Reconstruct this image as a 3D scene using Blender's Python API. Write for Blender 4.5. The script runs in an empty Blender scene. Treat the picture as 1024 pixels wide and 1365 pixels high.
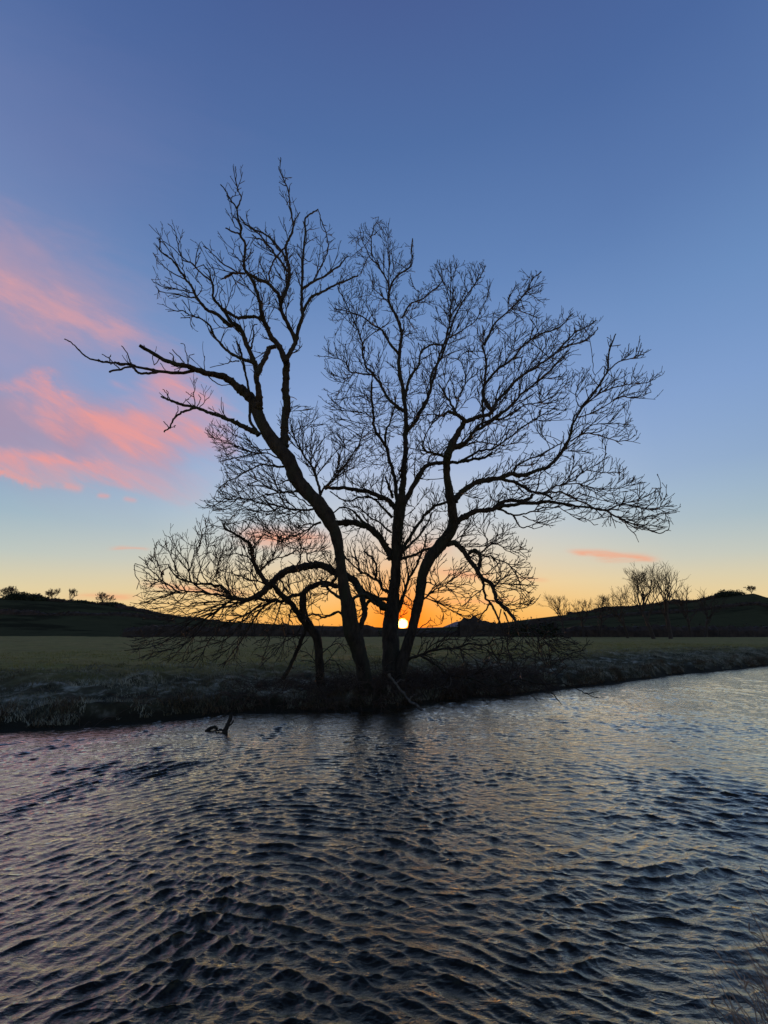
import bpy, math, random
import numpy as np
from mathutils import Vector, kdtree
random.seed(7); rng = np.random.default_rng(7)
scene = bpy.context.scene
col = scene.collection

# ------------------------------------------------------------------ camera
F = 560.0; HORIZON = 842.0; CAM_H = 2.2
PITCH = math.atan((HORIZON-682.5)/F)
cp, sp = math.cos(PITCH), math.sin(PITCH)
def ray(px, py):
    dx = (px-512)/F; dy = (682.5-py)/F
    return np.array([dx, cp-dy*sp, sp+dy*cp])
def at_depth(px, py, Y):
    d = ray(px, py); t = Y/d[1]
    return np.array([d[0]*t, Y, CAM_H+d[2]*t]), t
def on_plane(px, py, z=0.0):
    d = ray(px, py); t = (z-CAM_H)/d[2]
    return np.array([d[0]*t, d[1]*t, z])
cam = bpy.data.cameras.new('camera'); co = bpy.data.objects.new('camera', cam); col.objects.link(co)
cam.sensor_fit = 'VERTICAL'; cam.sensor_height = 36; cam.lens = 36*F/1365
cam.clip_start = 0.05; cam.clip_end = 5000
co.location = (0, 0, CAM_H); co.rotation_euler = (math.pi/2+PITCH, 0, 0)
scene.camera = co

# ------------------------------------------------------------------ node helpers
def srgb(r, g, b):
    f = lambda c: (c/255/12.92) if c/255 <= 0.04045 else ((c/255+0.055)/1.055)**2.4
    return (f(r), f(g), f(b), 1)
class NT:
    def __init__(s, nt): s.nt = nt; nt.nodes.clear()
    def node(s, t, **kw):
        n = s.nt.nodes.new(t)
        for k, v in kw.items(): setattr(n, k, v)
        return n
    def link(s, a, b): s.nt.links.new(a, b)
    def setin(s, n, i, v):
        if isinstance(v, bpy.types.NodeSocket): s.link(v, n.inputs[i])
        else: n.inputs[i].default_value = v
    def m(s, op, a, b=None, c=None, clamp=False):
        n = s.node('ShaderNodeMath', operation=op); n.use_clamp = clamp
        s.setin(n, 0, a)
        if b is not None: s.setin(n, 1, b)
        if c is not None: s.setin(n, 2, c)
        return n.outputs[0]
    def vm(s, op, a, b=None, out=0):
        n = s.node('ShaderNodeVectorMath', operation=op)
        s.setin(n, 0, a)
        if b is not None: s.setin(n, 1, b)
        return n.outputs[out]
    def mix(s, fac, a, b, blend='MIX'):
        n = s.node('ShaderNodeMix', data_type='RGBA', blend_type=blend)
        s.setin(n, 0, fac); s.setin(n, 6, a); s.setin(n, 7, b)
        return n.outputs[2]
    def ramp(s, fac, stops, interp='LINEAR'):
        n = s.node('ShaderNodeValToRGB'); s.setin(n, 0, fac)
        cr = n.color_ramp; cr.interpolation = interp
        while len(cr.elements) < len(stops): cr.elements.new(0.5)
        for e, (p, c) in zip(cr.elements, stops): e.position = p; e.color = c
        return n.outputs[0]
    def noise(s, vec, scale, detail=4, rough=0.5, dist=0.0, out=0):
        n = s.node('ShaderNodeTexNoise'); n.inputs['Scale'].default_value = scale
        n.inputs['Detail'].default_value = detail; n.inputs['Roughness'].default_value = rough
        n.inputs['Distortion'].default_value = dist
        if vec is not None: s.link(vec, n.inputs['Vector'])
        return n.outputs[out]
    def mapping(s, vec, scale=(1,1,1), rot=(0,0,0), loc=(0,0,0)):
        n = s.node('ShaderNodeMapping'); s.link(vec, n.inputs[0])
        n.inputs['Scale'].default_value = scale; n.inputs['Rotation'].default_value = rot
        n.inputs['Location'].default_value = loc
        return n.outputs[0]
def g3(v): return (v, v, v, 1)

def material(name, c1, c2, scale=3.0, rough=0.85, bump=0.3, bdist=0.02, c3=None, stretch=(1,1,1), spec=0.3, detail=6):
    m = bpy.data.materials.new(name); m.use_nodes = True; N = NT(m.node_tree)
    tc = N.node('ShaderNodeTexCoord')
    v = N.mapping(tc.outputs['Object'], scale=stretch)
    f = N.noise(v, scale, detail, 0.6)
    stops = [(0.35, (*c1, 1)), (0.65, (*c2, 1))]
    c = N.ramp(f, stops)
    if c3:
        f2 = N.noise(v, scale*0.23, 3, 0.5)
        c = N.mix(N.ramp(f2, [(0.48, g3(0)), (0.62, g3(1))]), c, (*c3, 1))
    b = N.node('ShaderNodeBsdfPrincipled'); N.link(c, b.inputs['Base Color'])
    b.inputs['Roughness'].default_value = rough; b.inputs['Specular IOR Level'].default_value = spec
    if bump:
        f3 = N.noise(v, scale*4, 6, 0.65)
        bn = N.node('ShaderNodeBump'); bn.inputs['Strength'].default_value = bump; bn.inputs['Distance'].default_value = bdist
        N.link(f3, bn.inputs['Height']); N.link(bn.outputs[0], b.inputs['Normal'])
    o = N.node('ShaderNodeOutputMaterial'); N.link(b.outputs[0], o.inputs[0])
    return m

M_bark = material('bark', (0.008,0.0065,0.005), (0.032,0.026,0.020), 9, 0.95, 0.9, 0.03, (0.018,0.020,0.012), (1,1,0.35))
M_palebark = material('weathered_bark', (0.04,0.034,0.028), (0.11,0.095,0.08), 9, 0.85, 0.6, 0.015, stretch=(1,1,0.4))
M_twig = material('twig_bark', (0.012,0.009,0.007), (0.032,0.023,0.017), 5, 0.8, 0)
M_leaf = material('dead_leaf', (0.05,0.030,0.016), (0.09,0.055,0.03), 8, 0.8, 0)
M_fartree = material('far_bark', (0.025,0.019,0.015), (0.045,0.035,0.028), 0.5, 0.9, 0)
M_hedge = material('hedge_twigs', (0.020,0.015,0.013), (0.045,0.034,0.028), 0.6, 0.95, 0.5, 0.2)
M_evergreen = material('evergreen_leaf', (0.012,0.018,0.010), (0.03,0.04,0.02), 0.8, 0.9, 0.3, 0.2)
M_frost = material('frosted_grass', (0.06,0.058,0.03), (0.33,0.33,0.26), 2.2, 0.85, 0, c3=(0.06,0.05,0.025))
M_straw = material('dry_grass', (0.035,0.024,0.014), (0.13,0.088,0.052), 6, 0.8, 0)
M_bramble = material('bramble_stem', (0.022,0.014,0.010), (0.07,0.045,0.03), 4, 0.8, 0)
M_soil = material('muddy_soil', (0.018,0.014,0.010), (0.05,0.04,0.03), 2.5, 0.9, 0.8, 0.06)

# ------------------------------------------------------------------ mesh helpers
def np_mesh(name, V, Fq, mat, parent=None, smooth=True, tris=None):
    me = bpy.data.meshes.new(name)
    V = np.asarray(V, dtype=np.float32); Fq = np.asarray(Fq, dtype=np.int32).reshape(-1, 4)
    nq = len(Fq); nt = 0 if tris is None else len(tris)
    me.vertices.add(len(V)); me.vertices.foreach_set('co', V.ravel())
    loops = Fq.ravel()
    if nt: loops = np.concatenate([loops, np.asarray(tris, dtype=np.int32).ravel()])
    me.loops.add(len(loops)); me.loops.foreach_set('vertex_index', loops)
    st = np.concatenate([np.arange(nq)*4, nq*4+np.arange(nt)*3]).astype(np.int32)
    me.polygons.add(nq+nt); me.polygons.foreach_set('loop_start', st)
    me.polygons.foreach_set('use_smooth', np.full(nq+nt, smooth))
    me.update(calc_edges=True); me.validate()
    me.materials.append(mat)
    o = bpy.data.objects.new(name, me); col.objects.link(o)
    if parent: o.parent = parent
    return o
def tag(o, label, cat, group=None, kind=None):
    if label: o['label'] = label
    if cat: o['category'] = cat
    if group: o['group'] = group
    if kind: o['kind'] = kind
    return o
def thing(name, label, cat, loc=(0,0,0), group=None):
    o = bpy.data.objects.new(name, None); col.objects.link(o); o.location = loc; o.empty_display_size = 0.2
    return tag(o, label, cat, group)

class Tubes:
    """collects tapered tubes; build() makes one mesh"""
    def __init__(s): s.V = []; s.Q = []; s.n = 0
    def add(s, P, R, sides=5, lump=0.0, cap=True):
        P = np.asarray(P, float); R = np.asarray(R, float); n = len(P)
        if n < 2: return
        T = np.gradient(P, axis=0); T /= (np.linalg.norm(T, axis=1, keepdims=True)+1e-9)
        ref = np.array([0.31, 0.94, 0.12]) if abs(T[:,1]).mean() < 0.8 else np.array([1.0, 0.1, 0.2])
        A = np.cross(T, ref); A /= (np.linalg.norm(A, axis=1, keepdims=True)+1e-9)
        B = np.cross(T, A)
        if cap:
            P = np.vstack([P, P[-1]+T[-1]*R[-1]*0.6]); R = np.append(R, R[-1]*0.15)
            A = np.vstack([A, A[-1]]); B = np.vstack([B, B[-1]]); n += 1
        th = np.arange(sides)*2*math.pi/sides
        rr = R[:,None]*np.ones(sides)[None,:]
        if lump > 0:
            nz = rng.normal(0, 1, (n, sides))
            nz = (nz+np.roll(nz,1,0)+np.roll(nz,-1,0))/1.7
            flute = 0.10*np.sin(th[None,:]*3+np.linspace(0,3,n)[:,None]+rng.uniform(0,6))
            rr = rr*(1+lump*nz+flute*min(1,lump*8))
        ring = P[:,None,:]+A[:,None,:]*(np.cos(th)[None,:]*rr)[:,:,None]+B[:,None,:]*(np.sin(th)[None,:]*rr)[:,:,None]
        s.V.append(ring.reshape(-1,3))
        i = np.arange(n-1)[:,None]*sides; j = np.arange(sides)[None,:]; j2 = (j+1) % sides
        q = np.stack([i+j, i+j2, i+sides+j2, i+sides+j], -1).reshape(-1,4)+s.n
        s.Q.append(q); s.n += n*sides
    def build(s, name, mat, parent=None):
        V = np.vstack(s.V)
        if parent is not None: V = V-np.array(parent.location)[None,:]
        return np_mesh(name, V, np.vstack(s.Q), mat, parent)

# ------------------------------------------------------------------ ground shape
wl_px = [(0,975),(60,972),(120,968),(240,957),(330,949),(420,948),(520,946),(600,934),(700,925),(800,913),(900,900),(1024,888)]
wl = np.array([on_plane(*p)[:2] for p in wl_px])
wl = wl[np.argsort(wl[:,0])]
wx = np.concatenate([[-400,-60,-20], wl[:,0], [60,160,500]])
wy = np.concatenate([[-30,-2,6.5], wl[:,1], [48,80,150]])
def nz2(x, y, s, seed=0):
    """cheap smooth value noise"""
    x = np.asarray(x)*s+seed*17.3; y = np.asarray(y)*s-seed*9.1
    xi = np.floor(x).astype(np.int64); yi = np.floor(y).astype(np.int64); fx = x-xi; fy = y-yi
    fx = fx*fx*(3-2*fx); fy = fy*fy*(3-2*fy)
    def h(a, b):
        v = np.sin(a*127.1+b*311.7+seed*74.7)*43758.5453
        return v-np.floor(v)
    return (h(xi,yi)*(1-fx)+h(xi+1,yi)*fx)*(1-fy)+(h(xi,yi+1)*(1-fx)+h(xi+1,yi+1)*fx)*fy-0.5
def water_y(x):
    x = np.asarray(x, float)
    return np.interp(x, wx, wy)+nz2(x, x*0, 0.7, 3)*0.45+nz2(x, x*0, 2.3, 5)*0.18
def ss(t): t = np.clip(t, 0, 1); return t*t*(3-2*t)
def ground_h(x, y):
    s = y-water_y(x)
    h = -0.7+0.72*ss((s+1.6)/1.6)+0.42*ss((s+0.05)/(0.75+0.5*nz2(x,y,0.4,9)))+0.34*ss((s-0.3)/5.5)
    a = ss(s/0.8)*(1-0.6*ss((s-6)/8))
    h = h+a*(nz2(x,y,0.8,1)*0.28+nz2(x,y,2.1,2)*0.16+nz2(x,y,5.1,4)*0.09)
    h = h+nz2(x,y,0.08,6)*0.25*ss((s-4)/10)
    return h
FIELD_END = 128.0

# ------------------------------------------------------------------ materials of the ground
def ground_material(name, frost):
    m = bpy.data.materials.new(name); m.use_nodes = True; N = NT(m.node_tree)
    tc = N.node('ShaderNodeTexCoord'); P = tc.outputs['Object']
    n1 = N.noise(P, 1.6, 8, 0.65); n2 = N.noise(P, 0.35, 4, 0.55); n3 = N.noise(P, 9, 5, 0.7)
    cf = N.ramp(n1, [(0.34, (0.19,0.145,0.034,1)), (0.62, (0.33,0.26,0.075,1))])
    cf = N.mix(N.ramp(n2, [(0.42, g3(0)), (0.62, g3(0.8))]), cf, (0.19,0.185,0.046,1))
    P2 = N.mapping(P, scale=(0.06,0.6,1))
    cf = N.mix(N.ramp(N.noise(P2, 1.0, 6, 0.65), [(0.43, g3(0)), (0.62, g3(0.6))]), cf, (0.27,0.20,0.07,1))
    cf = N.mix(N.ramp(N.noise(N.mapping(P, scale=(0.25,1.2,1)), 0.8, 5, 0.7), [(0.55, g3(0)), (0.68, g3(0.55))]), cf, (0.035,0.032,0.014,1))
    if frost:
        c = N.ramp(n1, [(0.36, (0.020,0.018,0.010,1)), (0.52, (0.08,0.077,0.044,1)), (0.68, (0.42,0.41,0.33,1))])
        at = N.node('ShaderNodeAttribute', attribute_name='shore')
        c = N.mix(N.ramp(N.m('ADD', at.outputs['Fac'], N.m('MULTIPLY', N.m('SUBTRACT', n2, 0.5), 0.9)), [(0.42, g3(0)), (0.85, g3(1))]), c, cf)
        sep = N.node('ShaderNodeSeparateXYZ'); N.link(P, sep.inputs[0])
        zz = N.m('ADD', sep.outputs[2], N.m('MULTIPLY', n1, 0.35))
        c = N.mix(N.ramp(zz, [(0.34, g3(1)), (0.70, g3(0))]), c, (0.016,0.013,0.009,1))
    else: c = cf
    c = N.mix(N.m('MULTIPLY', n3, 0.7), c, (0.02,0.02,0.012,1))
    b = N.node('ShaderNodeBsdfPrincipled'); N.link(c, b.inputs['Base Color']); b.inputs['Roughness'].default_value = 0.95
    b.inputs['Specular IOR Level'].default_value = 0.1
    bn = N.node('ShaderNodeBump'); bn.inputs['Strength'].default_value = 0.9; bn.inputs['Distance'].default_value = 0.07
    N.link(N.noise(P, 6, 6, 0.7), bn.inputs['Height']); N.link(bn.outputs[0], b.inputs['Normal'])
    o = N.node('ShaderNodeOutputMaterial'); N.link(b.outputs[0], o.inputs[0])
    return m
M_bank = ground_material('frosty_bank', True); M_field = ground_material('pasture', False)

def grid_obj(name, X, Y, Z, mat):
    r, c = X.shape
    V = np.stack([X, Y, Z], -1).reshape(-1,3)
    i = np.arange(r-1)[:,None]*c; j = np.arange(c-1)[None,:]
    q = np.stack([i+j, i+j+1, i+c+j+1, i+c+j], -1).reshape(-1,4)
    return np_mesh(name, V, q, mat)
# bank strip: rows of constant distance from the water line
bx = np.concatenate([np.linspace(-60,-16,60)[:-1], np.linspace(-16,30,900), np.linspace(30,120,200)[1:]])
sv = np.concatenate([np.linspace(-2,-0.3,8)[:-1], np.linspace(-0.3,2.0,50), np.linspace(2.0,8.5,70)[1:]])
BX, SV = np.meshgrid(bx, sv); BY = water_y(BX)+SV
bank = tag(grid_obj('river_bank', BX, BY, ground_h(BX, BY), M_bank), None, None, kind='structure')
sa = bank.data.attributes.new('shore', 'FLOAT', 'POINT'); sa.data.foreach_set('value', np.clip(SV/8.5, 0, 1).astype(np.float32).ravel())
t = np.linspace(0, 1, 120)**2.0
FX = BX[-1][None,:]*(1-t[:,None])+(BX[-1]*3.0)[None,:]*t[:,None]
FY = BY[-1][None,:]*(1-t[:,None])+(FIELD_END+4)*t[:,None]
FX = np.where(FY < 0, FX, FX)
FZ = ground_h(FX, FY); FZ = np.where(t[:,None] == 0, ground_h(BX[-1], BY[-1])[None,:], FZ)
tag(grid_obj('field', FX, FY, FZ, M_field), None, None, kind='structure')

# hills: profile of the skyline traced in azimuth, standing between 140 m and 700 m
sky_px = [(-900,806),(-300,800),(0,797),(60,800),(110,803),(160,808),(200,816),(250,824),(310,829),(380,833),(460,835),(520,837),(560,838),
          (600,836),(650,833),(700,826),(750,820),(800,815),(860,808),(920,803),(970,795),(1005,791),(1024,797),(1300,800),(1900,806)]
def skyline(az):
    a = [math.atan2(ray(*p)[0], ray(*p)[1]) for p in sky_px]
    e = [ray(*p)[2]/math.hypot(ray(*p)[0], ray(*p)[1]) for p in sky_px]
    return np.interp(az, a, e)
azs = np.linspace(-1.25, 1.25, 500)
rad = np.concatenate([np.linspace(0, 1, 60), [1.15, 1.5, 2.2]])
AZ, RR = np.meshgrid(azs, rad)
far = 330+60*np.sin(AZ*3)
near_y = FIELD_END+3.9
near_r = near_y/np.cos(np.clip(AZ,-1.2,1.2))
near_r = np.minimum(near_r, far*0.8)
D = near_r+(far-near_r)*np.minimum(RR,1)+np.maximum(RR-1,0)*300
E = skyline(AZ)
top = CAM_H+E*far
sh = np.clip(RR,0,1); sh = 0.55*sh**1.3+0.45*ss(sh)
HZ = 0.7+(top-0.7)*sh
HX = np.sin(AZ)*D; HY = np.cos(AZ)*D
HZ = HZ+nz2(HX,HY,0.03,11)*3.0*np.sin(np.clip(RR,0,1)*math.pi)
HZ = np.where(RR > 1, top-(RR-1)*14, HZ)
M_hill = bpy.data.materials.new('hill_pasture'); M_hill.use_nodes = True
N = NT(M_hill.node_tree); tc = N.node('ShaderNodeTexCoord'); P = tc.outputs['Object']
vor = N.node('ShaderNodeTexVoronoi', feature='DISTANCE_TO_EDGE'); vor.inputs['Scale'].default_value = 0.016
N.link(N.mapping(P, scale=(1.1,0.8,0), rot=(0,0,0.5)), vor.inputs['Vector'])
v2 = N.node('ShaderNodeTexVoronoi'); v2.inputs['Scale'].default_value = 0.016; N.link(N.mapping(P, scale=(1.1,0.8,0), rot=(0,0,0.5)), v2.inputs['Vector'])
c = N.mix(N.noise(P, 0.15, 6, 0.6), (0.030,0.032,0.016,1), (0.065,0.062,0.030,1))
c = N.mix(N.m('MULTIPLY', v2.outputs['Color'], 0.5), c, (0.05,0.045,0.026,1))
c = N.mix(N.ramp(N.noise(N.mapping(P, scale=(0.4,1,3)), 0.06, 7, 0.7), [(0.50, g3(0)), (0.60, g3(0.75))]), c, (0.016,0.015,0.010,1))
b = N.node('ShaderNodeBsdfPrincipled'); N.link(c, b.inputs['Base Color']); b.inputs['Roughness'].default_value = 1; b.inputs['Specular IOR Level'].default_value = 0.0
o = N.node('ShaderNodeOutputMaterial'); N.link(b.outputs[0], o.inputs[0])
tag(grid_obj('hills', HX, HY, HZ, M_hill), None, None, kind='structure')
def hill_point(px, frac=1.0):
    """point on the hill in the direction of px, at a fraction of the slope"""
    r = ray(px, 842); az = math.atan2(r[0], r[1]); fr = 330+60*math.sin(az*3); nr = min(near_y/math.cos(az), fr*0.8)
    d = nr+(fr-nr)*frac
    tp = CAM_H+float(skyline(az))*fr; s = 0.55*frac**1.3+0.45*frac*frac*(3-2*frac)
    x, y = math.sin(az)*d, math.cos(az)*d
    return np.array([x, y, 0.7+(tp-0.7)*s+float(nz2(x,y,0.03,11))*3.0*math.sin(frac*math.pi)])

# a further pale ridge seen over the near skyline
rp = [(500,838),(590,836),(607,829),(622,826.5),(640,826.5),(655,830),(672,834),(760,838)]
Vr = []; D2 = 1500
for k, dd in enumerate((0, 150, 500)):
    for p in rp:
        r = ray(*p); r = r/math.hypot(r[0], r[1]); h = (CAM_H+r[2]*D2) if k == 1 else -5
        Vr.append((r[0]*(D2+dd-150), r[1]*(D2+dd-150), h))
n = len(rp); Q = [(k*n+i, k*n+i+1, (k+1)*n+i+1, (k+1)*n+i) for k in range(2) for i in range(n-1)]
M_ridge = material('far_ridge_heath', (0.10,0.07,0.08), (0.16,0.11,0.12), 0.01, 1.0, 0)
tag(np_mesh('far_hill', Vr, Q, M_ridge), None, None, kind='structure')

# ------------------------------------------------------------------ water
def build_water():
    nc, nr = 1350, 1300
    az = np.linspace(-0.98, 0.98, nc); rr = 1.6*np.exp(np.linspace(0, 1, nr)*math.log(110/1.6))
    A, R = np.meshgrid(az, rr); X = np.sin(A)*R; Y = np.cos(A)*R
    Z = np.zeros_like(X); DX = np.zeros_like(X); DY = np.zeros_like(X)
    dr = R*math.log(110/1.6)/nr; da = R*(1.96/nc); sp_ = np.maximum(dr, da)
    YY = np.sqrt(1.15*X*X+(Y+2.2)**2)
    mA = np.clip(1.0+1.5*(nz2(X*0.8,Y,0.45,61)+0.5*nz2(X,Y,1.2,62)), 0.4, 1.6); mB = np.clip(1.0-1.5*(nz2(X*0.8,Y,0.45,61)+0.5*nz2(X,Y,1.2,63)), 0.4, 1.6)
    wxp = X+0.9*nz2(X,Y,0.3,20)+0.28*nz2(X,Y,0.9,21)+0.07*nz2(X,Y,2.9,22); wyp = YY+0.6*nz2(X,Y,0.33,25)+0.28*nz2(X,Y,0.95,23)+0.07*nz2(X,Y,3.1,24)
    calm = np.clip(1.2-R/40, 0.6, 1.1)*np.clip(1.0+0.75*(nz2(X*0.45,Y,0.42,37)+0.5*nz2(X*0.5,Y,1.3,38)), 0.6, 1.3)
    gust = np.clip(0.95+0.9*(nz2(X,Y,0.35,31)+0.7*nz2(X,Y,1.1,32)), 0.35, 1.5)
    gust2 = np.clip(1.0+0.8*(nz2(X,Y,0.8,33)+0.7*nz2(X,Y,2.1,34)), 0.2, 1.7)
    r2 = np.random.default_rng(3)
    for k in range(110):
        lam = 0.038*(0.235/0.038)**r2.random() if k > 12 else r2.uniform(0.45, 1.3)
        sysA = k % 2 == 0
        th = math.pi/2+(0.34 if sysA else -0.26)+r2.normal(0, 0.20 if lam > 0.10 else 0.36)
        slope = (0.026 if lam < 0.11 else 0.034) if k > 12 else 0.009
        kx, ky = math.cos(th), math.sin(th); kk = 2*math.pi/lam; a = slope/kk
        fade = np.clip(lam/(1.8*sp_)-0.7, 0, 1)*(gust if lam > 0.3 else gust2)*a*calm*(mA if sysA else mB)
        ph = kk*(kx*wxp+ky*wyp)+r2.random()*6.28
        s_, c_ = np.sin(ph), np.cos(ph)
        Z += fade*s_; DX -= -1.35*fade*kx*c_; DY -= -1.35*fade*ky*c_
    Z = Z*1.0
    edge = np.clip((R-1.6)/0.3, 0, 1)*np.clip((110-R)/5, 0, 1)
    return X-(-DX)*edge, Y-(-DY)*edge, Z*edge
WX, WY, WZ = build_water()
M_water = bpy.data.materials.new('river_water'); M_water.use_nodes = True
N = NT(M_water.node_tree); tc = N.node('ShaderNodeTexCoord'); P = tc.outputs['Object']
b = N.node('ShaderNodeBsdfPrincipled')
b.inputs['Base Color'].default_value = (0.004,0.0045,0.004,1); b.inputs['Roughness'].default_value = 0.05
b.inputs['IOR'].default_value = 1.34; b.inputs['Specular IOR Level'].default_value = 0.55
def ridged(vec, scale, detail, dist):
    n = N.node('ShaderNodeTexNoise'); n.noise_type = 'RIDGED_MULTIFRACTAL'; n.normalize = False; N.link(vec, n.inputs['Vector'])
    n.inputs['Scale'].default_value = scale; n.inputs['Detail'].default_value = detail; n.inputs['Roughness'].default_value = 0.5
    n.inputs['Distortion'].default_value = dist; n.inputs['Offset'].default_value = 0.8; n.inputs['Gain'].default_value = 1.2
    return n.outputs[0]
h1 = ridged(N.mapping(P, scale=(0.55,1.25,1), rot=(0,0,0.15)), 4.6, 4, 0.5)
h2 = N.noise(N.mapping(P, scale=(0.6,1.3,1), rot=(0,0,-0.25)), 19.0, 4, 0.6, 0.5)
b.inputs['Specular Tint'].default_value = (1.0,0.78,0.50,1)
cd = N.vm('LENGTH', N.mapping(P, loc=(0,0,0)), out=1)
bn = N.node('ShaderNodeBump'); bn.inputs['Strength'].default_value = 1.0
bn.inputs['Distance'].default_value = 0.010
N.link(N.m('ADD', N.m('MULTIPLY', h1, 0.9), N.m('MULTIPLY', h2, 1.0)), bn.inputs['Height']); N.link(bn.outputs[0], b.inputs['Normal'])
gl = N.node('ShaderNodeBsdfGlossy'); gl.inputs['Color'].default_value = (1.0,0.94,0.79,1); gl.inputs['Roughness'].default_value = 0.05; N.link(bn.outputs[0], gl.inputs['Normal'])  # extra mirror sheen at shallow angles, added to brighten reflections beyond real water
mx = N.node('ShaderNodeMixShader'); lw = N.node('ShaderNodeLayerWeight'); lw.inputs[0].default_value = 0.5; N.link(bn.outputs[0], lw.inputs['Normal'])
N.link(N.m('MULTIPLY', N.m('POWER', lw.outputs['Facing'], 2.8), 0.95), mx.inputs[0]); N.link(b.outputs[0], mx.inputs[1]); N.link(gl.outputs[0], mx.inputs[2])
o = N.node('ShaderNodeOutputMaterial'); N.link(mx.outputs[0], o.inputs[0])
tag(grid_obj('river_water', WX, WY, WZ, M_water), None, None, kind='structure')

# near bank under and behind the camera
nx = np.linspace(-40, 40, 260); ny = np.linspace(-25, 2.35, 90)
NX, NY = np.meshgrid(nx, ny)
edge_y = 2.15-0.1*np.abs(NX)-0.35*ss((-NX)/3)+0.55*ss((NX-0.9)/1.2)*(1-ss((NX-3.0)/2))
s = edge_y-NY
NZ = -0.6+0.62*ss((s+0.3)/0.4)+0.55*ss(s/1.6)+nz2(NX,NY,1.5,41)*0.12*ss(s)
NZ = np.minimum(NZ, 1.2)
tag(grid_obj('near_bank', NX, NY, NZ, M_bank), None, None, kind='structure')

# ------------------------------------------------------------------ traced trees
def catmull(P, n_per=6):
    P = np.asarray(P, float)
    if len(P) < 3: 
        t = np.linspace(0,1,n_per+1)[:,None]; return P[0]*(1-t)+P[-1]*t
    Q = np.vstack([2*P[0]-P[1], P, 2*P[-1]-P[-2]]); out = []
    for i in range(1, len(Q)-2):
        for k in range(n_per):
            t = k/n_per; a, b, c, d = Q[i-1], Q[i], Q[i+1], Q[i+2]
            out.append(0.5*((2*b)+(-a+c)*t+(2*a-5*b+4*c-d)*t*t+(-a+3*b-3*c+d)*t**3))
    out.append(P[-1]); return np.array(out)

STEP = 0.15
def parse(s): return [tuple(float(v) for v in q.split(',')) for q in s.split()]

class TracedTree:
    def __init__(s, Y0, seed):
        s.Y0 = Y0; s.r = random.Random(seed); s.px = []; s.Y = []; s.paths = []   # px samples for attachment
    def path(s, pts, r0, r1, dz=None, kind='limb', free=False):
        P = parse(pts); rad = None
        if len(P[0]) == 3: rad = [p[2] for p in P]; P = [p[:2] for p in P]
        P = np.array(P, float)
        L = np.linalg.norm(np.diff(P, axis=0), axis=1).sum()
        if s.px and not free:
            A = np.array(s.px); d = np.linalg.norm(A-P[0], axis=1); k = int(d.argmin()); y0 = s.Y[k]
        else: y0 = s.Y0
        if dz is None: dz = s.r.choice((-1,1))*s.r.uniform(0.18, 0.5)*L*y0/F
        base = np.column_stack([P, np.zeros(len(P)) if rad is None else np.array(rad)])
        C = catmull(base, 7); n = len(C); u = np.linspace(0, 1, n)
        amp = 0.9 if kind != 'trunk' else 0.5
        j = rng.normal(0, amp*0.55, (n, 2)); j[0] = 0; j[-1] = 0
        j[1:-1] = (j[1:-1]+j[:-2]+j[2:])/2
        C[:, :2] += j
        R = C[:,2]*0.85 if rad is not None else (r0+(r1-r0)*u**0.62)*(0.80 if r0 > 4.5 else 0.74)
        wob = s.r.uniform(-1,1)*0.08*L*y0/F
        Yv = y0+dz*(u**1.25)+wob*np.sin(u*math.pi)
        W = []; RW = []
        for (x, y), Yk, rk in zip(C[:, :2], Yv, R):
            p, t = at_depth(x, y, Yk); W.append(p); RW.append(rk*t/F)
            s.px.append((x, y)); s.Y.append(Yk)
        s.paths.append((kind, np.array(W), np.array(RW)))

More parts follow.
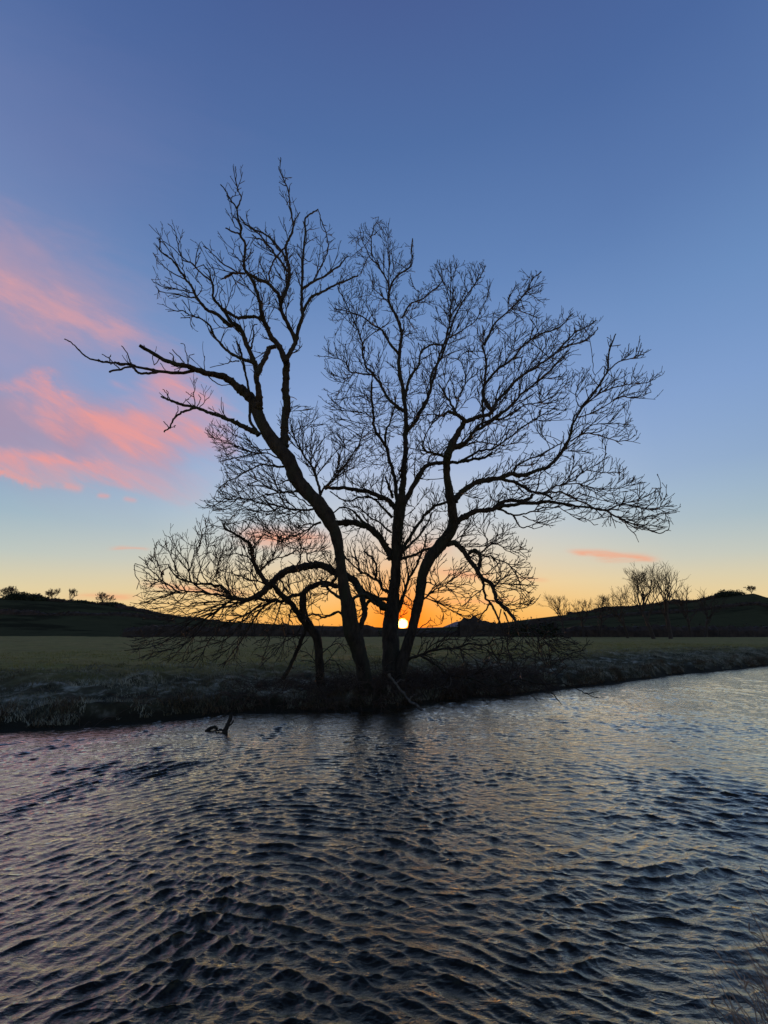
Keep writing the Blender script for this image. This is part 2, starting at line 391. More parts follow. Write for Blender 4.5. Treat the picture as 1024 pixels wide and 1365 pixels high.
# --- tree A : tall left-leaning tree
A = TracedTree(14.1, 1)
A.path("487,962,13 487,935,11.5 486,905,11 479,868,11.5 468,838,13 464,812,11 458,782,8.4 454,750,7.6 450,722,8 442,698,10 426,674,11 411,658,10.6 397,641,11 385,614,11 369,594,10.6 353,571,9.5 345,553,9 339,536,8.4", 0, 0, -1.2, 'trunk')
def L_(T, rows):
    for r in rows: T.path(r[0], r[1], r[2], r[3] if len(r) > 3 else None, r[4] if len(r) > 4 else ('limb' if r[1] >= 2.2 else 'twig'))
L_(A, [
 ("339,536 327,524 315,514 306,507 298,502 285,499 277,498 262,493 248,488 230,484 213,477 197,467 187,461", 8, 2.6, -2.0),
 ("262,493 245,497 228,497 205,494 185,490 172,486 156,485 142,483 130,481 119,478 109,471 100,461 92,455 86,452", 3.6, 0.9, -0.8),
 ("214,495 200,498 186,497 180,492 174,489 160,492 146,496", 2.3, 1.7, -0.3),
 ("160,493 152,484 142,475 136,472", 1.3, 0.7), ("148,486 146,477 148,473", 1.0, 0.5), ("174,485 170,473 162,461", 1.4, 0.8),
 ("213,478 206,487 204,478 205,471", 1.0, 0.5), ("230,484 232,476 226,470", 1.4, 0.8), ("248,487 240,477 230,466", 1.2, 0.8),
 ("252,488 248,472 246,460 241,458", 1.0, 0.6), ("250,487 253,474 259,472", 0.9, 0.5), ("272,497 273,480 272,474", 0.9, 0.5),
 ("236,497 240,490 236,484", 1.0, 0.5), ("222,497 216,488 214,484", 0.9, 0.5), ("276,500 290,512 310,514", 1.3, 0.7),
 ("345,580 334,573 324,569 315,564 307,560 296,556 285,552 277,550 262,543 244,540 228,534 221,531 215,529", 5, 1.5, -1.4),
 ("264,543 255,545 246,548 240,551 234,556 229,563 225,571 219,576", 2.6, 1.2, -0.3),
 ("225,570 221,565 218,562", 1.0, 0.6), ("225,571 232,569 234,567", 0.9, 0.5), ("232,558 237,548 237,541", 1.0, 0.6),
 ("228,534 222,524 217,519", 1.1, 0.5), ("224,533 224,524 222,520", 0.9, 0.5), ("260,541 258,527 260,515 259,508", 1.1, 0.5),
 ("259,530 252,525 248,522", 0.8, 0.5), ("266,544 272,536 279,530", 1.0, 0.5), ("263,541 268,533 265,526", 0.9, 0.5), ("246,540 245,536 252,532", 0.8, 0.5),
 # vertical stems
 ("379,596 380,580 380,569 382,545 381,520 381,500 382,485 380,479", 6.8, 5.2, -0.7, 'limb'),
 ("380,481 374,465 364,452 359,442 354,432 350,423 348,415 346,402 342,389 337,374 327,360 325,345 327,325 321,313 322,302 317,290 315,276 307,266 301,255 294,246", 5, 0.8, -2.2),
 ("316,278 321,266 319,258 317,253 315,240 314,229 314,222", 1.5, 0.7), ("321,313 312,309 301,304", 1.8, 1.3), ("322,310 315,303 310,292 309,284", 1.2, 0.5),
 ("327,365 321,364 315,364 309,365 305,367 300,371", 2.0, 2.3), ("318,364 305,356 294,349 280,335 271,328", 1.5, 0.8), ("282,337 281,330 280,326", 0.8, 0.4),
 ("325,350 316,344 312,339 311,333", 1.2, 0.6), ("325,342 320,335 318,328", 1.0, 0.5), ("302,258 308,264 313,260 315,256", 0.8, 0.4),
 ("380,481 385,472 389,466 394,458 397,442 403,422 402,409 402,389 403,366 405,337 407,309 407,292 415,284 424,279", 4.6, 1.0, 1.2),
 ("424,279 428,292 432,303 436,313 437,327 436,338 432,348 425,362 418,374", 0.9, 1.1, 0.3), ("407,309 412,306 414,304", 0.9, 0.6), ("406,325 411,318 412,312", 0.9, 0.5),
 ("403,386 417,376 432,368 450,356 458,348 464,341", 2.6, 1.0, 0.9), ("404,415 415,397 425,391 436,386 456,376 466,372 477,368", 3.0, 1.2, 1.0),
 ("418,376 424,362 431,350 430,335 429,322", 1.3, 0.5), ("405,344 412,348 417,345", 1.0, 0.5), ("405,338 400,330 396,325", 0.8, 0.4),
 ("394,456 391,447 384,432 376,417 373,399 370,391 358,378 344,372 334,366", 4.2, 2.6, -1.0),
 ("375,401 383,383 386,368 384,352 382,343 381,327", 3.8, 2.2, 0.4),
 ("381,327 386,318 391,303 389,288 387,276 386,266 383,249 376,233 374,221 374,210", 2.4, 0.7, 0.3),
 ("391,302 394,292 400,283", 1.6, 0.8), ("382,248 377,246 372,243", 1.0, 0.6), ("376,233 372,226 371,222", 0.8, 0.5),
 ("381,347 376,335 364,321 353,312 341,307 327,298 320,289", 2.2, 1.2, 0.3), ("383,362 372,345 360,330 349,320 342,318 336,313", 2.2, 1.0, 0.5),
 ("360,330 345,312 334,304 325,298", 1.4, 0.8), ("381,327 371,340 364,350 360,362 358,378", 1.6, 1.4),
 ("368,462 360,464 356,472 351,482 346,492 343,500", 3.6, 4.6, -0.2),
 ("346,558 345,545 346,536 345,520 343,508 342,493 337,479 329,460 323,442 313,432 305,434 292,420 280,415 273,410 262,396 255,381 247,371 238,358 230,347 222,340 214,335 212,316", 6.5, 0.8, -2.0),
 ("323,442 311,432 298,413 291,405 285,397 284,382 281,371 279,362 271,353", 3.8, 1.0, -1.4), ("281,374 267,363 258,353 249,347 242,342 233,333 219,322", 1.8, 0.7, -0.5),
 ("241,340 238,330 236,320 234,310 230,304 224,298", 1.2, 0.5), ("219,322 213,323 214,316", 0.8, 0.5), ("247,372 231,364 214,352 210,345 204,337", 1.4, 0.5),
 ("262,397 254,396 244,394 230,391 214,389 209,383", 1.6, 0.7), ("259,391 239,386 223,383 208,378 202,372", 1.3, 0.5), ("253,388 244,384 234,377 227,372 220,369", 1.1, 0.5),
 ("306,469 292,456 284,444 281,436 270,426 258,421 252,419 246,415 237,414 224,415", 2.4, 0.7, -0.9), ("338,483 328,480 319,477 305,469", 3.2, 2.4), ("264,424 259,422 250,423 241,424", 1.0, 0.7),
 ("350,426 343,423 335,422 327,423 319,424 312,421 305,417 298,412", 3.0, 2.6, -0.5),
 ("344,577 334,561 333,540 333,528 331,516 327,497 323,477 320,466 316,456", 2.8, 1.7, -0.4), ("335,465 337,455 339,444 337,436 343,432", 1.8, 0.9), ("319,481 310,482 300,485 280,490", 1.4, 0.6),
 ("247,370 245,360 244,350 242,340", 1.1, 0.5), ("284,392 283,378 286,366 282,352", 1.2, 0.5), ("262,396 270,384 262,372 264,362", 1.0, 0.4),
 ("300,413 305,402 308,390 312,380", 1.1, 0.4), ("296,408 292,396 296,384 292,374", 1.1, 0.4), ("286,398 291,386 289,374 285,360", 1.0, 0.4),
 # small limbs off the lower trunk
 ("426,668 427,657 422,637 418,625 410,614 403,604 398,596 395,588 385,577", 3.2, 1.0, 0.8), ("426,662 432,652 440,643 449,634 463,617 477,595 482,582 486,570", 2.4, 0.9, 0.9),
 ("420,678 405,680 387,678 369,674 346,670 324,665 310,665 299,666 285,674 275,671", 2.4, 0.6, 0.8), ("400,655 390,655 377,657 358,659 340,664 322,670", 2.2, 0.8, 1.1),
 ("378,622 368,622 362,620 346,620 330,628 319,635 299,645 289,655", 2.4, 0.7, 1.5), ("428,696 418,700 410,706 398,712 387,715 372,722", 2.4, 0.8, 0.9),
 ("413,660 400,652 388,640 369,645 350,640 330,645", 1.8, 0.7, -0.8), ("386,620 372,612 355,604 338,604 320,598 300,588 282,583", 1.9, 0.5, 1.2),
 ("372,598 355,600 338,596 322,585 310,578", 1.5, 0.5, 0.5), ("422,672 412,674 400,664 386,660", 1.5, 0.8),
 ("451,765 446,772 438,780 428,782", 3, 2, 0.5), ("468,845 478,838 486,820 484,800 478,780", 5, 4, 0.7), ("462,800 450,795 440,788 432,778 425,772", 3.4, 1.6, 1.0),
 ("458,818 450,816 440,820 432,823 424,820 416,819 408,822", 2.4, 1.6, -0.6), ("470,800 480,792 490,795 500,805", 3, 3, 0.5),
])
# --- tree B : central tree with forked trunk
B = TracedTree(14.6, 2)
B.path("520,965,20 521,935,17 522,900,14.5 522,870,14 521,840,13 522,815,11 525,790,9 528,765,8 528,736,8 529,712,8.2 531,694,9 533,676,9.5 536,662,8", 0, 0, 0.5, 'trunk')
B.path("528,955,10 533,905,9 540,872,9 548,845,7.5 554,820,7.5 560,795,7.5 564,765,8 576,740,9 592,722,9 602,706,8 604,690,7.5 602,672,7 599,655,6.5 596,634,5.5 595,618,5.6 597,606,6.5", 0, 0, -1.4, 'trunk')
L_(B, [
 ("536,664 537,648 538,632 539,619 541,600 541,589 541,573 541,552 537,521 533,497 532,476 535,454 535,442 531,427 523,411 518,398 520,386 526,372 534,365 546,356 549,339 550,318", 6, 0.8, 1.2),
 ("519,380 512,366 505,356 493,342 484,321 479,303", 1.8, 0.6), ("496,340 495,325 496,315 500,300 505,289", 1.4, 0.5), ("517,386 519,345 518,320 518,297", 1.0, 0.5),
 ("536,424 546,406 556,401 566,397 576,388 584,383 590,370 586,352", 2.0, 0.6, 0.8), ("538,548 527,540 518,532 508,513 498,499 488,489 484,474 482,454 473,431 457,396 450,382", 3.6, 0.7, 1.0),
 ("498,500 479,497 467,495 459,482 440,476 424,474", 1.7, 0.5), ("533,474 520,458 510,441 494,431 481,421 463,415 445,411", 2.8, 0.7, -1.0),
 ("541,528 545,507 557,489 561,470 576,460 592,458 598,439 602,419 615,400 622,385", 2.8, 0.7, 0.7),
 ("541,575 546,571 557,556 568,536 574,515 576,497 588,478 596,454 607,419 622,395 638,372 644,360", 4.2, 0.8, 1.8),
 ("564,544 570,530 576,512 585,477 595,448 599,428 601,399 601,372 600,352", 3.0, 0.6, 1.3), ("600,450 607,446 620,438 634,428 646,405 654,380", 1.8, 0.5),
 ("533,668 529,665 528,648 523,626 518,609 514,593 504,581 498,566 498,556 496,530 495,510", 4.5, 1.6, -1.0), ("514,593 514,576 520,564 525,546 528,530", 2.4, 1.0, -0.5),
 ("524,664 521,655 518,648 514,636", 2.8, 1.8, -0.3), ("536,640 533,630 531,622", 1.6, 1.2),
 ("527,678 520,669 514,665 498,658 489,655 479,654 467,652 455,651 440,650 432,650", 4.6, 2.6, -0.8),
 ("523,690 508,675 494,663 479,663 467,669 455,665 440,655", 2.6, 1.0, 0.4), ("522,710 506,697 492,689 480,677 470,676", 2.0, 0.9, 0.7),
 ("522,746 517,735 512,725 502,712 494,705 486,701 469,697 459,697 449,698 440,700", 5.6, 4.6, -0.4), ("488,702 476,686 468,679 455,677 440,687", 2.6, 1.2, -0.2),
 ("516,728 508,717 500,706 489,698 478,690", 2.0, 1.0, 0.6),
 ("537,674 547,654 557,638 563,627 570,620 582,617 596,617 604,616 613,616 632,612 646,610 656,602", 5.4, 1.8, -1.0), ("570,620 573,608 585,606 592,600 601,590", 1.6, 1.0, 0.4), ("598,612 590,608 580,604 570,602 564,597", 2.8, 2.0, -0.5),
 ("533,746 539,728 549,712 557,700 563,692 568,685 580,675 596,669", 3.4, 2.4, 0.5), ("535,738 545,727 557,716 564,706 570,697 576,683", 2.4, 1.4, 1.0),
 ("533,745 545,742 557,738 568,732 578,731", 2.4, 2.6, -0.6), ("530,815 534,800 543,775 541,745 536,715 538,690", 2.6, 0.8, -0.5), ("530,818 538,795 544,775 552,760 560,742 566,728 568,712", 3.4, 1.2, -0.3),
 # right crown
 ("597,606 607,584 612,575 617,567 619,561 614,556 607,552 603,549 597,549 590,554 580,552", 6.5, 1.4, -0.5),
 ("608,551 605,545 600,535 593,524 585,512", 2.6, 1.4, 0.4), ("607,548 609,538 611,530 619,516 621,500", 1.8, 0.9, 0.5),
 ("619,562 630,559 640,555 650,553 656,549 652,543 648,536 645,528 644,520", 4.0, 3.0, 0.5), ("643,568 644,553 644,526 648,485 644,458 646,440", 2.6, 1.2, 1.1),
 ("644,526 648,510 663,493 685,477 697,461 716,448 736,440 750,433 763,418", 3.2, 0.9, 1.2), ("646,460 658,434 677,415 690,402 703,389 710,372 722,362", 2.2, 0.7, 0.8), ("703,389 706,374 708,362", 1.2, 0.5),
 ("656,548 660,540 665,532 685,510 705,495 726,481 746,467 764,445 780,437 795,427", 3.6, 0.9, 1.6), ("745,466 755,461 764,459 782,453 795,440 797,436", 2.0, 0.8, 0.3),
 ("600,602 607,596 622,588 627,583 630,577 644,569 663,555 677,545 689,532 705,518 726,501 745,481 760,470", 4.6, 0.9, -1.6), ("630,577 640,566 655,560 675,556 700,540 725,535 750,517", 2.4, 0.7, -0.6),
 ("613,616 634,604 646,600 658,598 677,584 697,569 716,557 736,547 755,546", 2.6, 0.6, -1.0), ("600,600 615,597 630,590 650,590 670,594 690,590", 2.4, 0.7, 0.7),
 ("605,668 612,660 619,653 632,645 650,640 665,637 681,632 697,634 714,628 730,622 744,608 757,590 761,578 763,566 771,553 779,539 798,514 810,494 812,471 816,459 821,445", 5.8, 0.8, -2.0),
 ("809,496 825,482 845,477 852,468 855,457", 1.4, 0.6), ("779,540 802,523 822,516 841,512 863,510 872,506 880,500", 1.6, 0.6), ("769,556 788,551 810,539 829,529 840,530 853,530 868,523", 1.4, 0.6),
 ("761,588 779,578 798,580 818,587 837,587 848,580", 1.7, 0.6), ("772,580 784,570 798,565 823,564 838,566", 1.2, 0.5), ("830,481 838,466 839,458", 0.9, 0.5), ("845,478 860,470 868,466", 1.0, 0.5),
 ("776,545 769,535 768,522 773,512 777,500 777,490", 1.1, 0.5), ("798,514 790,505 785,500 780,512", 0.9, 0.5), ("798,514 806,500 804,488 792,500 790,482", 1.0, 0.5),
 ("665,638 681,641 695,647 710,655 726,659 736,664", 3.4, 2.0, -0.7), ("714,656 718,645 720,633 722,625", 1.4, 1.0), ("684,631 687,625 693,618 716,608 736,598 750,590", 2.4, 1.0, 0.8),
 ("720,658 736,656 749,657 760,662 771,667 792,677", 1.9, 1.4, 0.5),
 ("604,702 609,696 620,688 634,682 646,680 658,678 669,670 681,667 701,667 710,659", 6.2, 2.4, 0.5), ("660,677 675,674 693,671 716,670 732,669 755,672 769,675 792,678 808,681 825,691 845,699 861,703 872,709 880,711 892,705", 4.0, 0.7, -1.6),
 ("808,681 825,673 841,675 861,678 876,677 898,673", 1.6, 0.6), ("861,678 876,663 881,650", 1.0, 0.5), ("865,679 878,679 890,684 902,683", 1.1, 0.5), ("825,692 835,700 848,714", 1.2, 0.6),
 ("724,659 736,650 750,645 765,640 779,628 806,630 827,629 836,622", 1.8, 0.6, 0.6), ("752,646 770,645 788,650 814,652 837,648 847,634", 1.5, 0.5, -0.5), ("804,629 806,612 808,595", 0.9, 0.4),
 ("770,656 788,662 808,668 830,672 846,668", 1.2, 0.5), ("845,698 858,690 870,688 878,695", 0.9, 0.5),
 ("662,678 674,682 685,688 689,696 695,703 704,702 712,705", 2.6, 0.7, -0.4), ("685,687 697,686 708,682 720,678 732,676 745,677 759,685 779,691 792,700", 1.8, 0.6, -0.7), ("697,688 708,693 720,696 732,694 744,690", 1.3, 0.5),
 # drooping limb
 ("588,727 597,725 607,724 617,733 624,744 634,756 642,770 654,778 660,793 662,801 670,807 677,813 687,828 690,838", 5.2, 2.4, -1.0),
 ("624,738 629,735 634,734 640,741 640,750 638,758", 2.8, 3.6, -0.2), ("642,770 644,778 646,788 648,797 654,805 660,815 665,826 672,845", 2.8, 1.6, -0.4), ("654,804 648,812 643,818 638,825", 1.7, 1.0),
 ("641,741 650,741 658,744 677,752 687,761 695,768 703,770 710,770", 2.0, 0.6, -0.8), ("640,737 650,730 658,724 668,728 677,735 690,734 700,727", 1.8, 0.5, -0.4), ("677,751 688,766 693,778 695,789 704,800 710,806 718,797", 1.2, 0.5, -0.3),
 ("663,803 672,808 684,812 700,810 710,800", 1.3, 0.5), ("658,783 665,776 668,765 663,752 658,745", 1.3, 1.0), ("612,727 616,715 625,700 628,690", 1.4, 0.6), ("646,735 650,722 645,712 640,703", 1.2, 0.5), ("655,724 668,716 676,706 678,698", 1.1, 0.5),
 ("672,816 680,838 676,862 684,884 679,905 686,925", 1.8, 1.0, -0.4), ("668,812 664,838 670,860 662,884", 1.3, 0.6, -0.3),
 ("690,830 700,838 714,846 722,868 728,890", 1.4, 0.6), ("700,834 721,849 741,871 755,888", 1.5, 0.6), ("712,840 736,863 750,872 763,871 780,866", 1.2, 0.5), ("700,832 730,842 755,849 772,858", 1.1, 0.5),
 ("556,805 570,795 580,786 590,782 600,775 612,766 622,755", 2.0, 0.8, -0.6), ("562,776 572,777 580,780 590,781 603,787", 1.6, 0.7, -0.5), ("556,795 575,800 595,808 610,812 625,815", 1.4, 0.5, -0.7),
 ("560,790 575,796 585,806 592,822 588,832", 1.2, 0.5), ("540,858 552,848 560,838 570,830", 1.4, 0.8),
 # low limbs
 ("526,893 536,885 546,878 560,873 575,868 592,865 609,863 625,858 645,860 662,852 678,850", 3.6, 0.8, -1.0), ("575,868 590,855 600,845 604,835", 1.3, 0.5), ("609,863 625,872 640,882 655,880", 1.2, 0.5),
 ("560,873 580,885 600,900 630,905 660,915 690,905 720,912 745,910 767,917 780,924 798,922", 2.4, 0.7, -1.6), ("767,917 780,912 790,916", 0.9, 0.5), ("720,905 735,922 745,934", 1.8, 1.0),
 ("518,812 508,806 499,798 483,790 473,775 460,767 443,761 429,754 415,754 394,758 373,767 359,781 350,790 340,797", 6.5, 5.5, 1.5),
 ("518,790 510,785 505,775 498,772 490,765 480,762 478,750 470,742", 3.4, 1.2, 0.8), ("500,772 502,755 495,742 485,735", 2.4, 1.2, 0.4), ("480,762 470,752 462,745 458,735", 1.8, 0.8), ("520,800 505,798 495,800 488,806 484,820", 3.5, 3.0, 0.6),
])
# --- tree C : low spreading tree to the left
C = TracedTree(15.2, 3)
C.path("432,962,9 429,930,7.5 427,905,7 425,872,6.5 422,849,6.5 411,834,7 405,820,6 404,805,5.5 404,791,5", 0, 0, -0.5, 'trunk')
L_(C, [
 ("404,792 410,785 418,781 432,777 446,781 458,783", 4.6, 3.6, -0.3), ("408,832 399,821 390,805 378,795 366,783 358,778", 5.0, 4.0, -0.8), ("404,792 396,793 387,795 376,802 366,800 355,800 338,798 320,805", 3.6, 2.4, -0.6),
 ("378,905 386,890 396,868 404,848 410,836", 4.0, 3.4, 0.6), ("360,781 347,766 338,748 334,727 328,721 322,717 311,711 301,705 299,700 301,696", 4.6, 1.0, -0.8),
 ("360,780 348,790 336,797 320,799 308,795 297,783 288,780 277,778 265,778 254,776 238,770 230,762 224,752", 4.4, 1.0, -1.4),
 ("338,798 322,799 306,797 292,793 277,791 262,789 250,789 238,791 219,795 205,799 189,803", 3.0, 0.7, -1.0), ("240,791 227,782 217,774 208,766 199,758 192,748 185,742", 1.8, 0.6, -0.6),
 ("254,776 252,762 250,750 240,738 232,728 225,715", 1.6, 0.5, -0.6), ("252,762 258,745 264,735 268,720 270,705", 1.4, 0.5, -0.4), ("277,778 270,765 266,748 262,730 270,712", 1.3, 0.5), ("262,778 268,755 276,735 273,715 276,700", 1.2, 0.5),
 ("217,774 212,755 206,740 208,725 212,722", 1.1, 0.5), ("199,758 190,755 180,752 180,765 186,775", 1.0, 0.4), ("238,770 232,750 224,735 212,725", 1.1, 0.5),
 ("338,750 330,742 315,738 300,742 290,745", 1.5, 0.6), ("335,732 345,720 352,708 350,700", 1.4, 0.5), ("345,765 355,752 366,745 380,742 392,738", 2.0, 0.8, 0.6), ("394,757 400,745 398,735 385,728 370,724", 1.7, 0.6, -0.5),
 ("358,780 345,775 330,772 312,765 296,760 284,748", 1.8, 0.5), ("372,768 378,780 376,790 370,800", 2.0, 1.2), ("415,754 410,745 408,735 400,727 396,715", 1.8, 0.6, 0.5),
 # drooping sprays
 ("330,800 308,801 285,817 258,836 240,846 219,856 195,864 166,867", 2.4, 0.6, -1.6), ("340,797 320,803 297,805 262,821 234,834 205,848 180,852", 2.0, 0.5, -1.2), ("350,803 330,818 300,832 281,852 265,879 258,890", 2.0, 0.6, -1.0),
 ("366,800 345,815 335,832 324,850 314,865 304,879 298,890", 2.2, 0.7, -0.9), ("376,802 368,825 359,850 351,877 348,888", 1.6, 0.6, -0.8), ("359,803 340,813 324,828 305,832 285,838 262,848", 1.8, 0.6, -0.9),
 ("320,803 290,812 268,815 240,820 215,824 190,826", 1.7, 0.5, -1.0), ("300,806 280,825 262,845 240,862 215,868 190,876", 1.6, 0.5, -0.6), ("285,817 262,824 238,842 220,850 190,858", 1.4, 0.5, -0.6),
 ("330,815 318,835 305,850 285,858 262,866 248,880", 1.5, 0.5, -0.5), ("306,797 290,802 270,803 250,808 228,806", 1.5, 0.5), ("250,789 240,800 225,808 200,812", 1.2, 0.4),
 ("390,805 385,830 380,850 368,872", 1.4, 0.6), ("427,872 440,862 452,858 462,868", 1.4, 0.6), ("426,890 440,880 450,885 456,900", 1.2, 0.6), ("404,830 395,845 380,855 370,858", 1.4, 0.6),
])

def in_poly(x, y, poly):
    c = np.zeros(len(x), bool); n = len(poly)
    for i in range(n):
        x1, y1 = poly[i]; x2, y2 = poly[(i+1) % n]
        k = ((y1 > y) != (y2 > y)) & (x < (x2-x1)*(y-y1)/(y2-y1+1e-9)+x1); c ^= k
    return c
def poly_pts(poly, dens):
    P = np.array(poly, float); lo, hi = P.min(0), P.max(0)
    n = int((hi-lo).prod()*dens*0.33/1000)
    q = rng.uniform(lo, hi, (n, 2)); return q[in_poly(q[:,0], q[:,1], poly)]

def colonize(T, regions, tip_r, iters=110, kill=0.33, infl=1.8, trop=(0,0,0.22)):
    # skeleton nodes from traced paths
    P = []; par = []; 
    for kind, W, R in T.paths:
        seg = 0
        for a in range(len(W)):
            P.append(W[a]); par.append(-1)
    P = np.array(P); nS = len(P)
    Rsk = np.concatenate([R for _, _, R in T.paths])
    ok = Rsk < 0.30
    px = np.array(T.px); Yd = np.array(T.Y)
    att = []; dirb = []
    for poly, dens, tb, spread in regions:
        q = poly_pts(poly, dens)
        for x, y in q:
            d = np.hypot(px[:,0]-x, px[:,1]-y); k = np.argpartition(d, 6)[:6]
            Y = Yd[rng.choice(k)]+rng.normal(0, spread)
            p, t = at_depth(x, y, max(Y, 8.5)); 
            if p[2] > 0.25: att.append(p); dirb.append(tb)
    att = np.array(att); dirb = np.array(dirb); nA = len(att)
    nodes = [p for p in P]; parent = [-1]*nS; pdir = [None]*nS; nch = [0]*nS
    near = np.full(nA, -1); dist = np.full(nA, 1e9); alive = np.ones(nA, bool); age = np.zeros(nA, int)
    newi = [i for i in range(nS) if ok[i]]
    for it in range(iters):
        if not newi: break
        kd = kdtree.KDTree(len(newi))
        for i in newi: kd.insert(nodes[i], i)
        kd.balance()
        for a in np.nonzero(alive)[0]:
            _, i, d = kd.find(att[a])
            if d < dist[a]: dist[a] = d; near[a] = i; age[a] = 0
        age += 1
        alive &= (dist > kill) & (age < 6)
        act = np.nonzero(alive & (dist < infl*(2.2 if it < 4 else 1)))[0]
        age[np.nonzero(alive & (dist >= infl*(2.2 if it < 4 else 1)))[0]] = 0
        groups = {}
        for a in act: groups.setdefault(int(near[a]), []).append(a)
        newi = []
        for i, al in groups.items():
            if nch[i] >= (1 if i < nS else 3): continue
            al = np.array(al); v = att[al]-nodes[i]; v /= np.linalg.norm(v, axis=1, keepdims=True)
            d = v.mean(0); d /= (np.linalg.norm(d)+1e-9)
            d = d+dirb[al].mean(0)
            if pdir[i] is not None: d = d+pdir[i]*1.1
            d = d+rng.normal(0, 0.10, 3); d /= (np.linalg.norm(d)+1e-9)
            if pdir[i] is not None and nch[i] > 0 and d @ pdir[i] > 0.93: continue
            p = nodes[i]+d*STEP
            nodes.append(p); parent.append(i); pdir.append(d); nch.append(0); nch[i] += 1
            newi.append(len(nodes)-1)
    n = len(nodes); nodes = np.array(nodes); parent = np.array(parent)
    # final spurs
    ex_n, ex_p = [], []
    kids = [[] for _ in range(n)]
    for i in range(nS, n):
        kids[parent[i]].append(i)
    chains = []
    cnt = np.zeros(n)
    for i in range(n-1, nS-1, -1):
        if not kids[i]: cnt[i] = 1
        if parent[i] >= nS: cnt[parent[i]] += cnt[i]
    rad = tip_r*1.25*np.maximum(cnt, 1)**(1/2.6)
    for i in range(nS, n):
        if parent[i] < nS: rad[i] = min(rad[i], max(Rsk[parent[i]]*0.75, tip_r))
        elif rad[i] > rad[parent[i]]: rad[i] = rad[parent[i]]
    starts = [i for i in range(nS, n) if parent[i] < nS]; st = list(starts)
    while st:
        i = st.pop(); ch = [parent[i], i]
        while kids[i]:
            ks = sorted(kids[i], key=lambda k: -cnt[k]); st.extend(ks[1:]); i = ks[0]; ch.append(i)
        chains.append(ch)
    tb = Tubes(); curves = []
    for ch in chains:
        pts = nodes[ch].copy(); r = rad[ch].copy(); r[0] = r[1]
        for _ in range(3):
            if len(pts) > 3: pts[1:-1] = pts[1:-1]*0.4+(pts[:-2]+pts[2:])*0.3
        tb.add(pts, r, 4 if r.max() < 0.02 else 6)
        curves.append((pts, r))
    return tb, curves, nodes[nS:], n-nS

def project(p):
    d = p-np.array([0,0,CAM_H]); f = d[1]*cp+d[2]*sp; u = -d[1]*sp+d[2]*cp
    return 512+F*d[0]/f, 682.5-F*u/f
def sprout(T, curves, regions, tb, tip_r, seed, cap=7.0, up=0.05):
    """side shoots along every branch, curving upward, kept inside the crown"""
    rg = random.Random(seed); G = 6
    mask = np.zeros((1365//G+2, 1024//G+2), bool); yy, xx = np.mgrid[0:mask.shape[0], 0:mask.shape[1]]
    tropm = np.zeros(mask.shape+(3,))
    capm = np.zeros(mask.shape)
    for poly, dens, tbias, spread in regions:
        k = in_poly(xx.ravel()*G+G/2.0, yy.ravel()*G+G/2.0, poly).reshape(mask.shape); mask |= k; tropm[k] = tbias; capm[k] = np.maximum(capm[k], 0.7+dens*0.17 if dens > 10 else 0.09*dens)
    occ = np.zeros(mask.shape)
    V3 = Vector
    def cell(p):
        x, y = project(p); i, j = int(y//G), int(x//G)
        return (i, j) if 0 <= i < mask.shape[0] and 0 <= j < mask.shape[1] else None
    def shoot(p, d, L, r, lev):
        n = max(2, int(L/0.075)); pts = [p]; st = L/n; w = np.array([rg.gauss(0,1) for _ in range(3)])*0.05; own = None
        for i in range(n):
            c = cell(pts[-1]+d*st)
            if c is None or pts[-1][2] < 0.15: break
            if not mask[c]:
                if rg.random() < 0.45: break
                tr = np.array([0,0,0.3])
            else:
                tr = tropm[c]
                if c != own and occ[c] >= capm[c]*cap/3 and rg.random() < 0.7: break
            if c != own: occ[c] += 1; own = c
            d = d+tr*up*4.2*(1.2 if lev > 0 else 0.7)+w+np.array([rg.gauss(0,0.032), rg.gauss(0,0.032), rg.gauss(0,0.032)]); d = d/math.sqrt(d@d)
            pts.append(pts[-1]+d*st)
        if len(pts) < 3: return
        P = np.array(pts); R = np.linspace(r, tip_r*0.75, len(P)); tb.add(P, R, 4 if r < 0.013 else 5, cap=False)
        if lev < 3:
            along(P, R, lev+1, L)
    def along(P, R, lev, L):
        seg = np.linalg.norm(np.diff(P, axis=0), axis=1); cum = np.concatenate([[0], np.cumsum(seg)]); tot = cum[-1]
        spac = {1: 0.19, 2: 0.14, 3: 0.10}[lev]; s_ = spac*rg.uniform(0.5, 1.3); side = rg.uniform(0, 6.28)
        while s_ < tot:
            k = min(len(P)-2, int(np.searchsorted(cum, s_))-1); k = max(k, 0); f = (s_-cum[k])/(seg[k]+1e-9); p = P[k]*(1-f)+P[k+1]*f; rr = R[k]
            if rr < 0.16:
                t = P[k+1]-P[k]; t = t/(math.sqrt(t@t)+1e-9); side += math.pi+rg.gauss(0, 0.6)
                a = np.cross(t, np.array([0.3,0.9,0.1])); a /= math.sqrt(a@a)+1e-9; b_ = np.cross(t, a); v = a*math.cos(side)+b_*math.sin(side)
                ang = rg.uniform(0.35, 0.80); d = t*math.cos(ang)+v*math.sin(ang)+np.array([0,0,0.18]); d /= math.sqrt(d@d)
                rem = tot-s_
                if lev == 1: Ls = (0.45+0.55*min(rem, 2.6))*rg.uniform(0.5, 1.3)
                elif lev == 2: Ls = (0.24+0.48*min(rem, 1.3))*rg.uniform(0.5, 1.3)
                else: Ls = rg.uniform(0.07, 0.28)
                shoot(p, d, Ls, min(rr*0.8, tip_r*{1:1.9,2:1.35,3:1.0}[lev]), lev)
            s_ += spac*rg.uniform(0.5, 1.6)
    order = sorted(curves, key=lambda c: -c[1][0])
    rg.shuffle(order)
    for P, R in order: along(P, R, 1, 0)

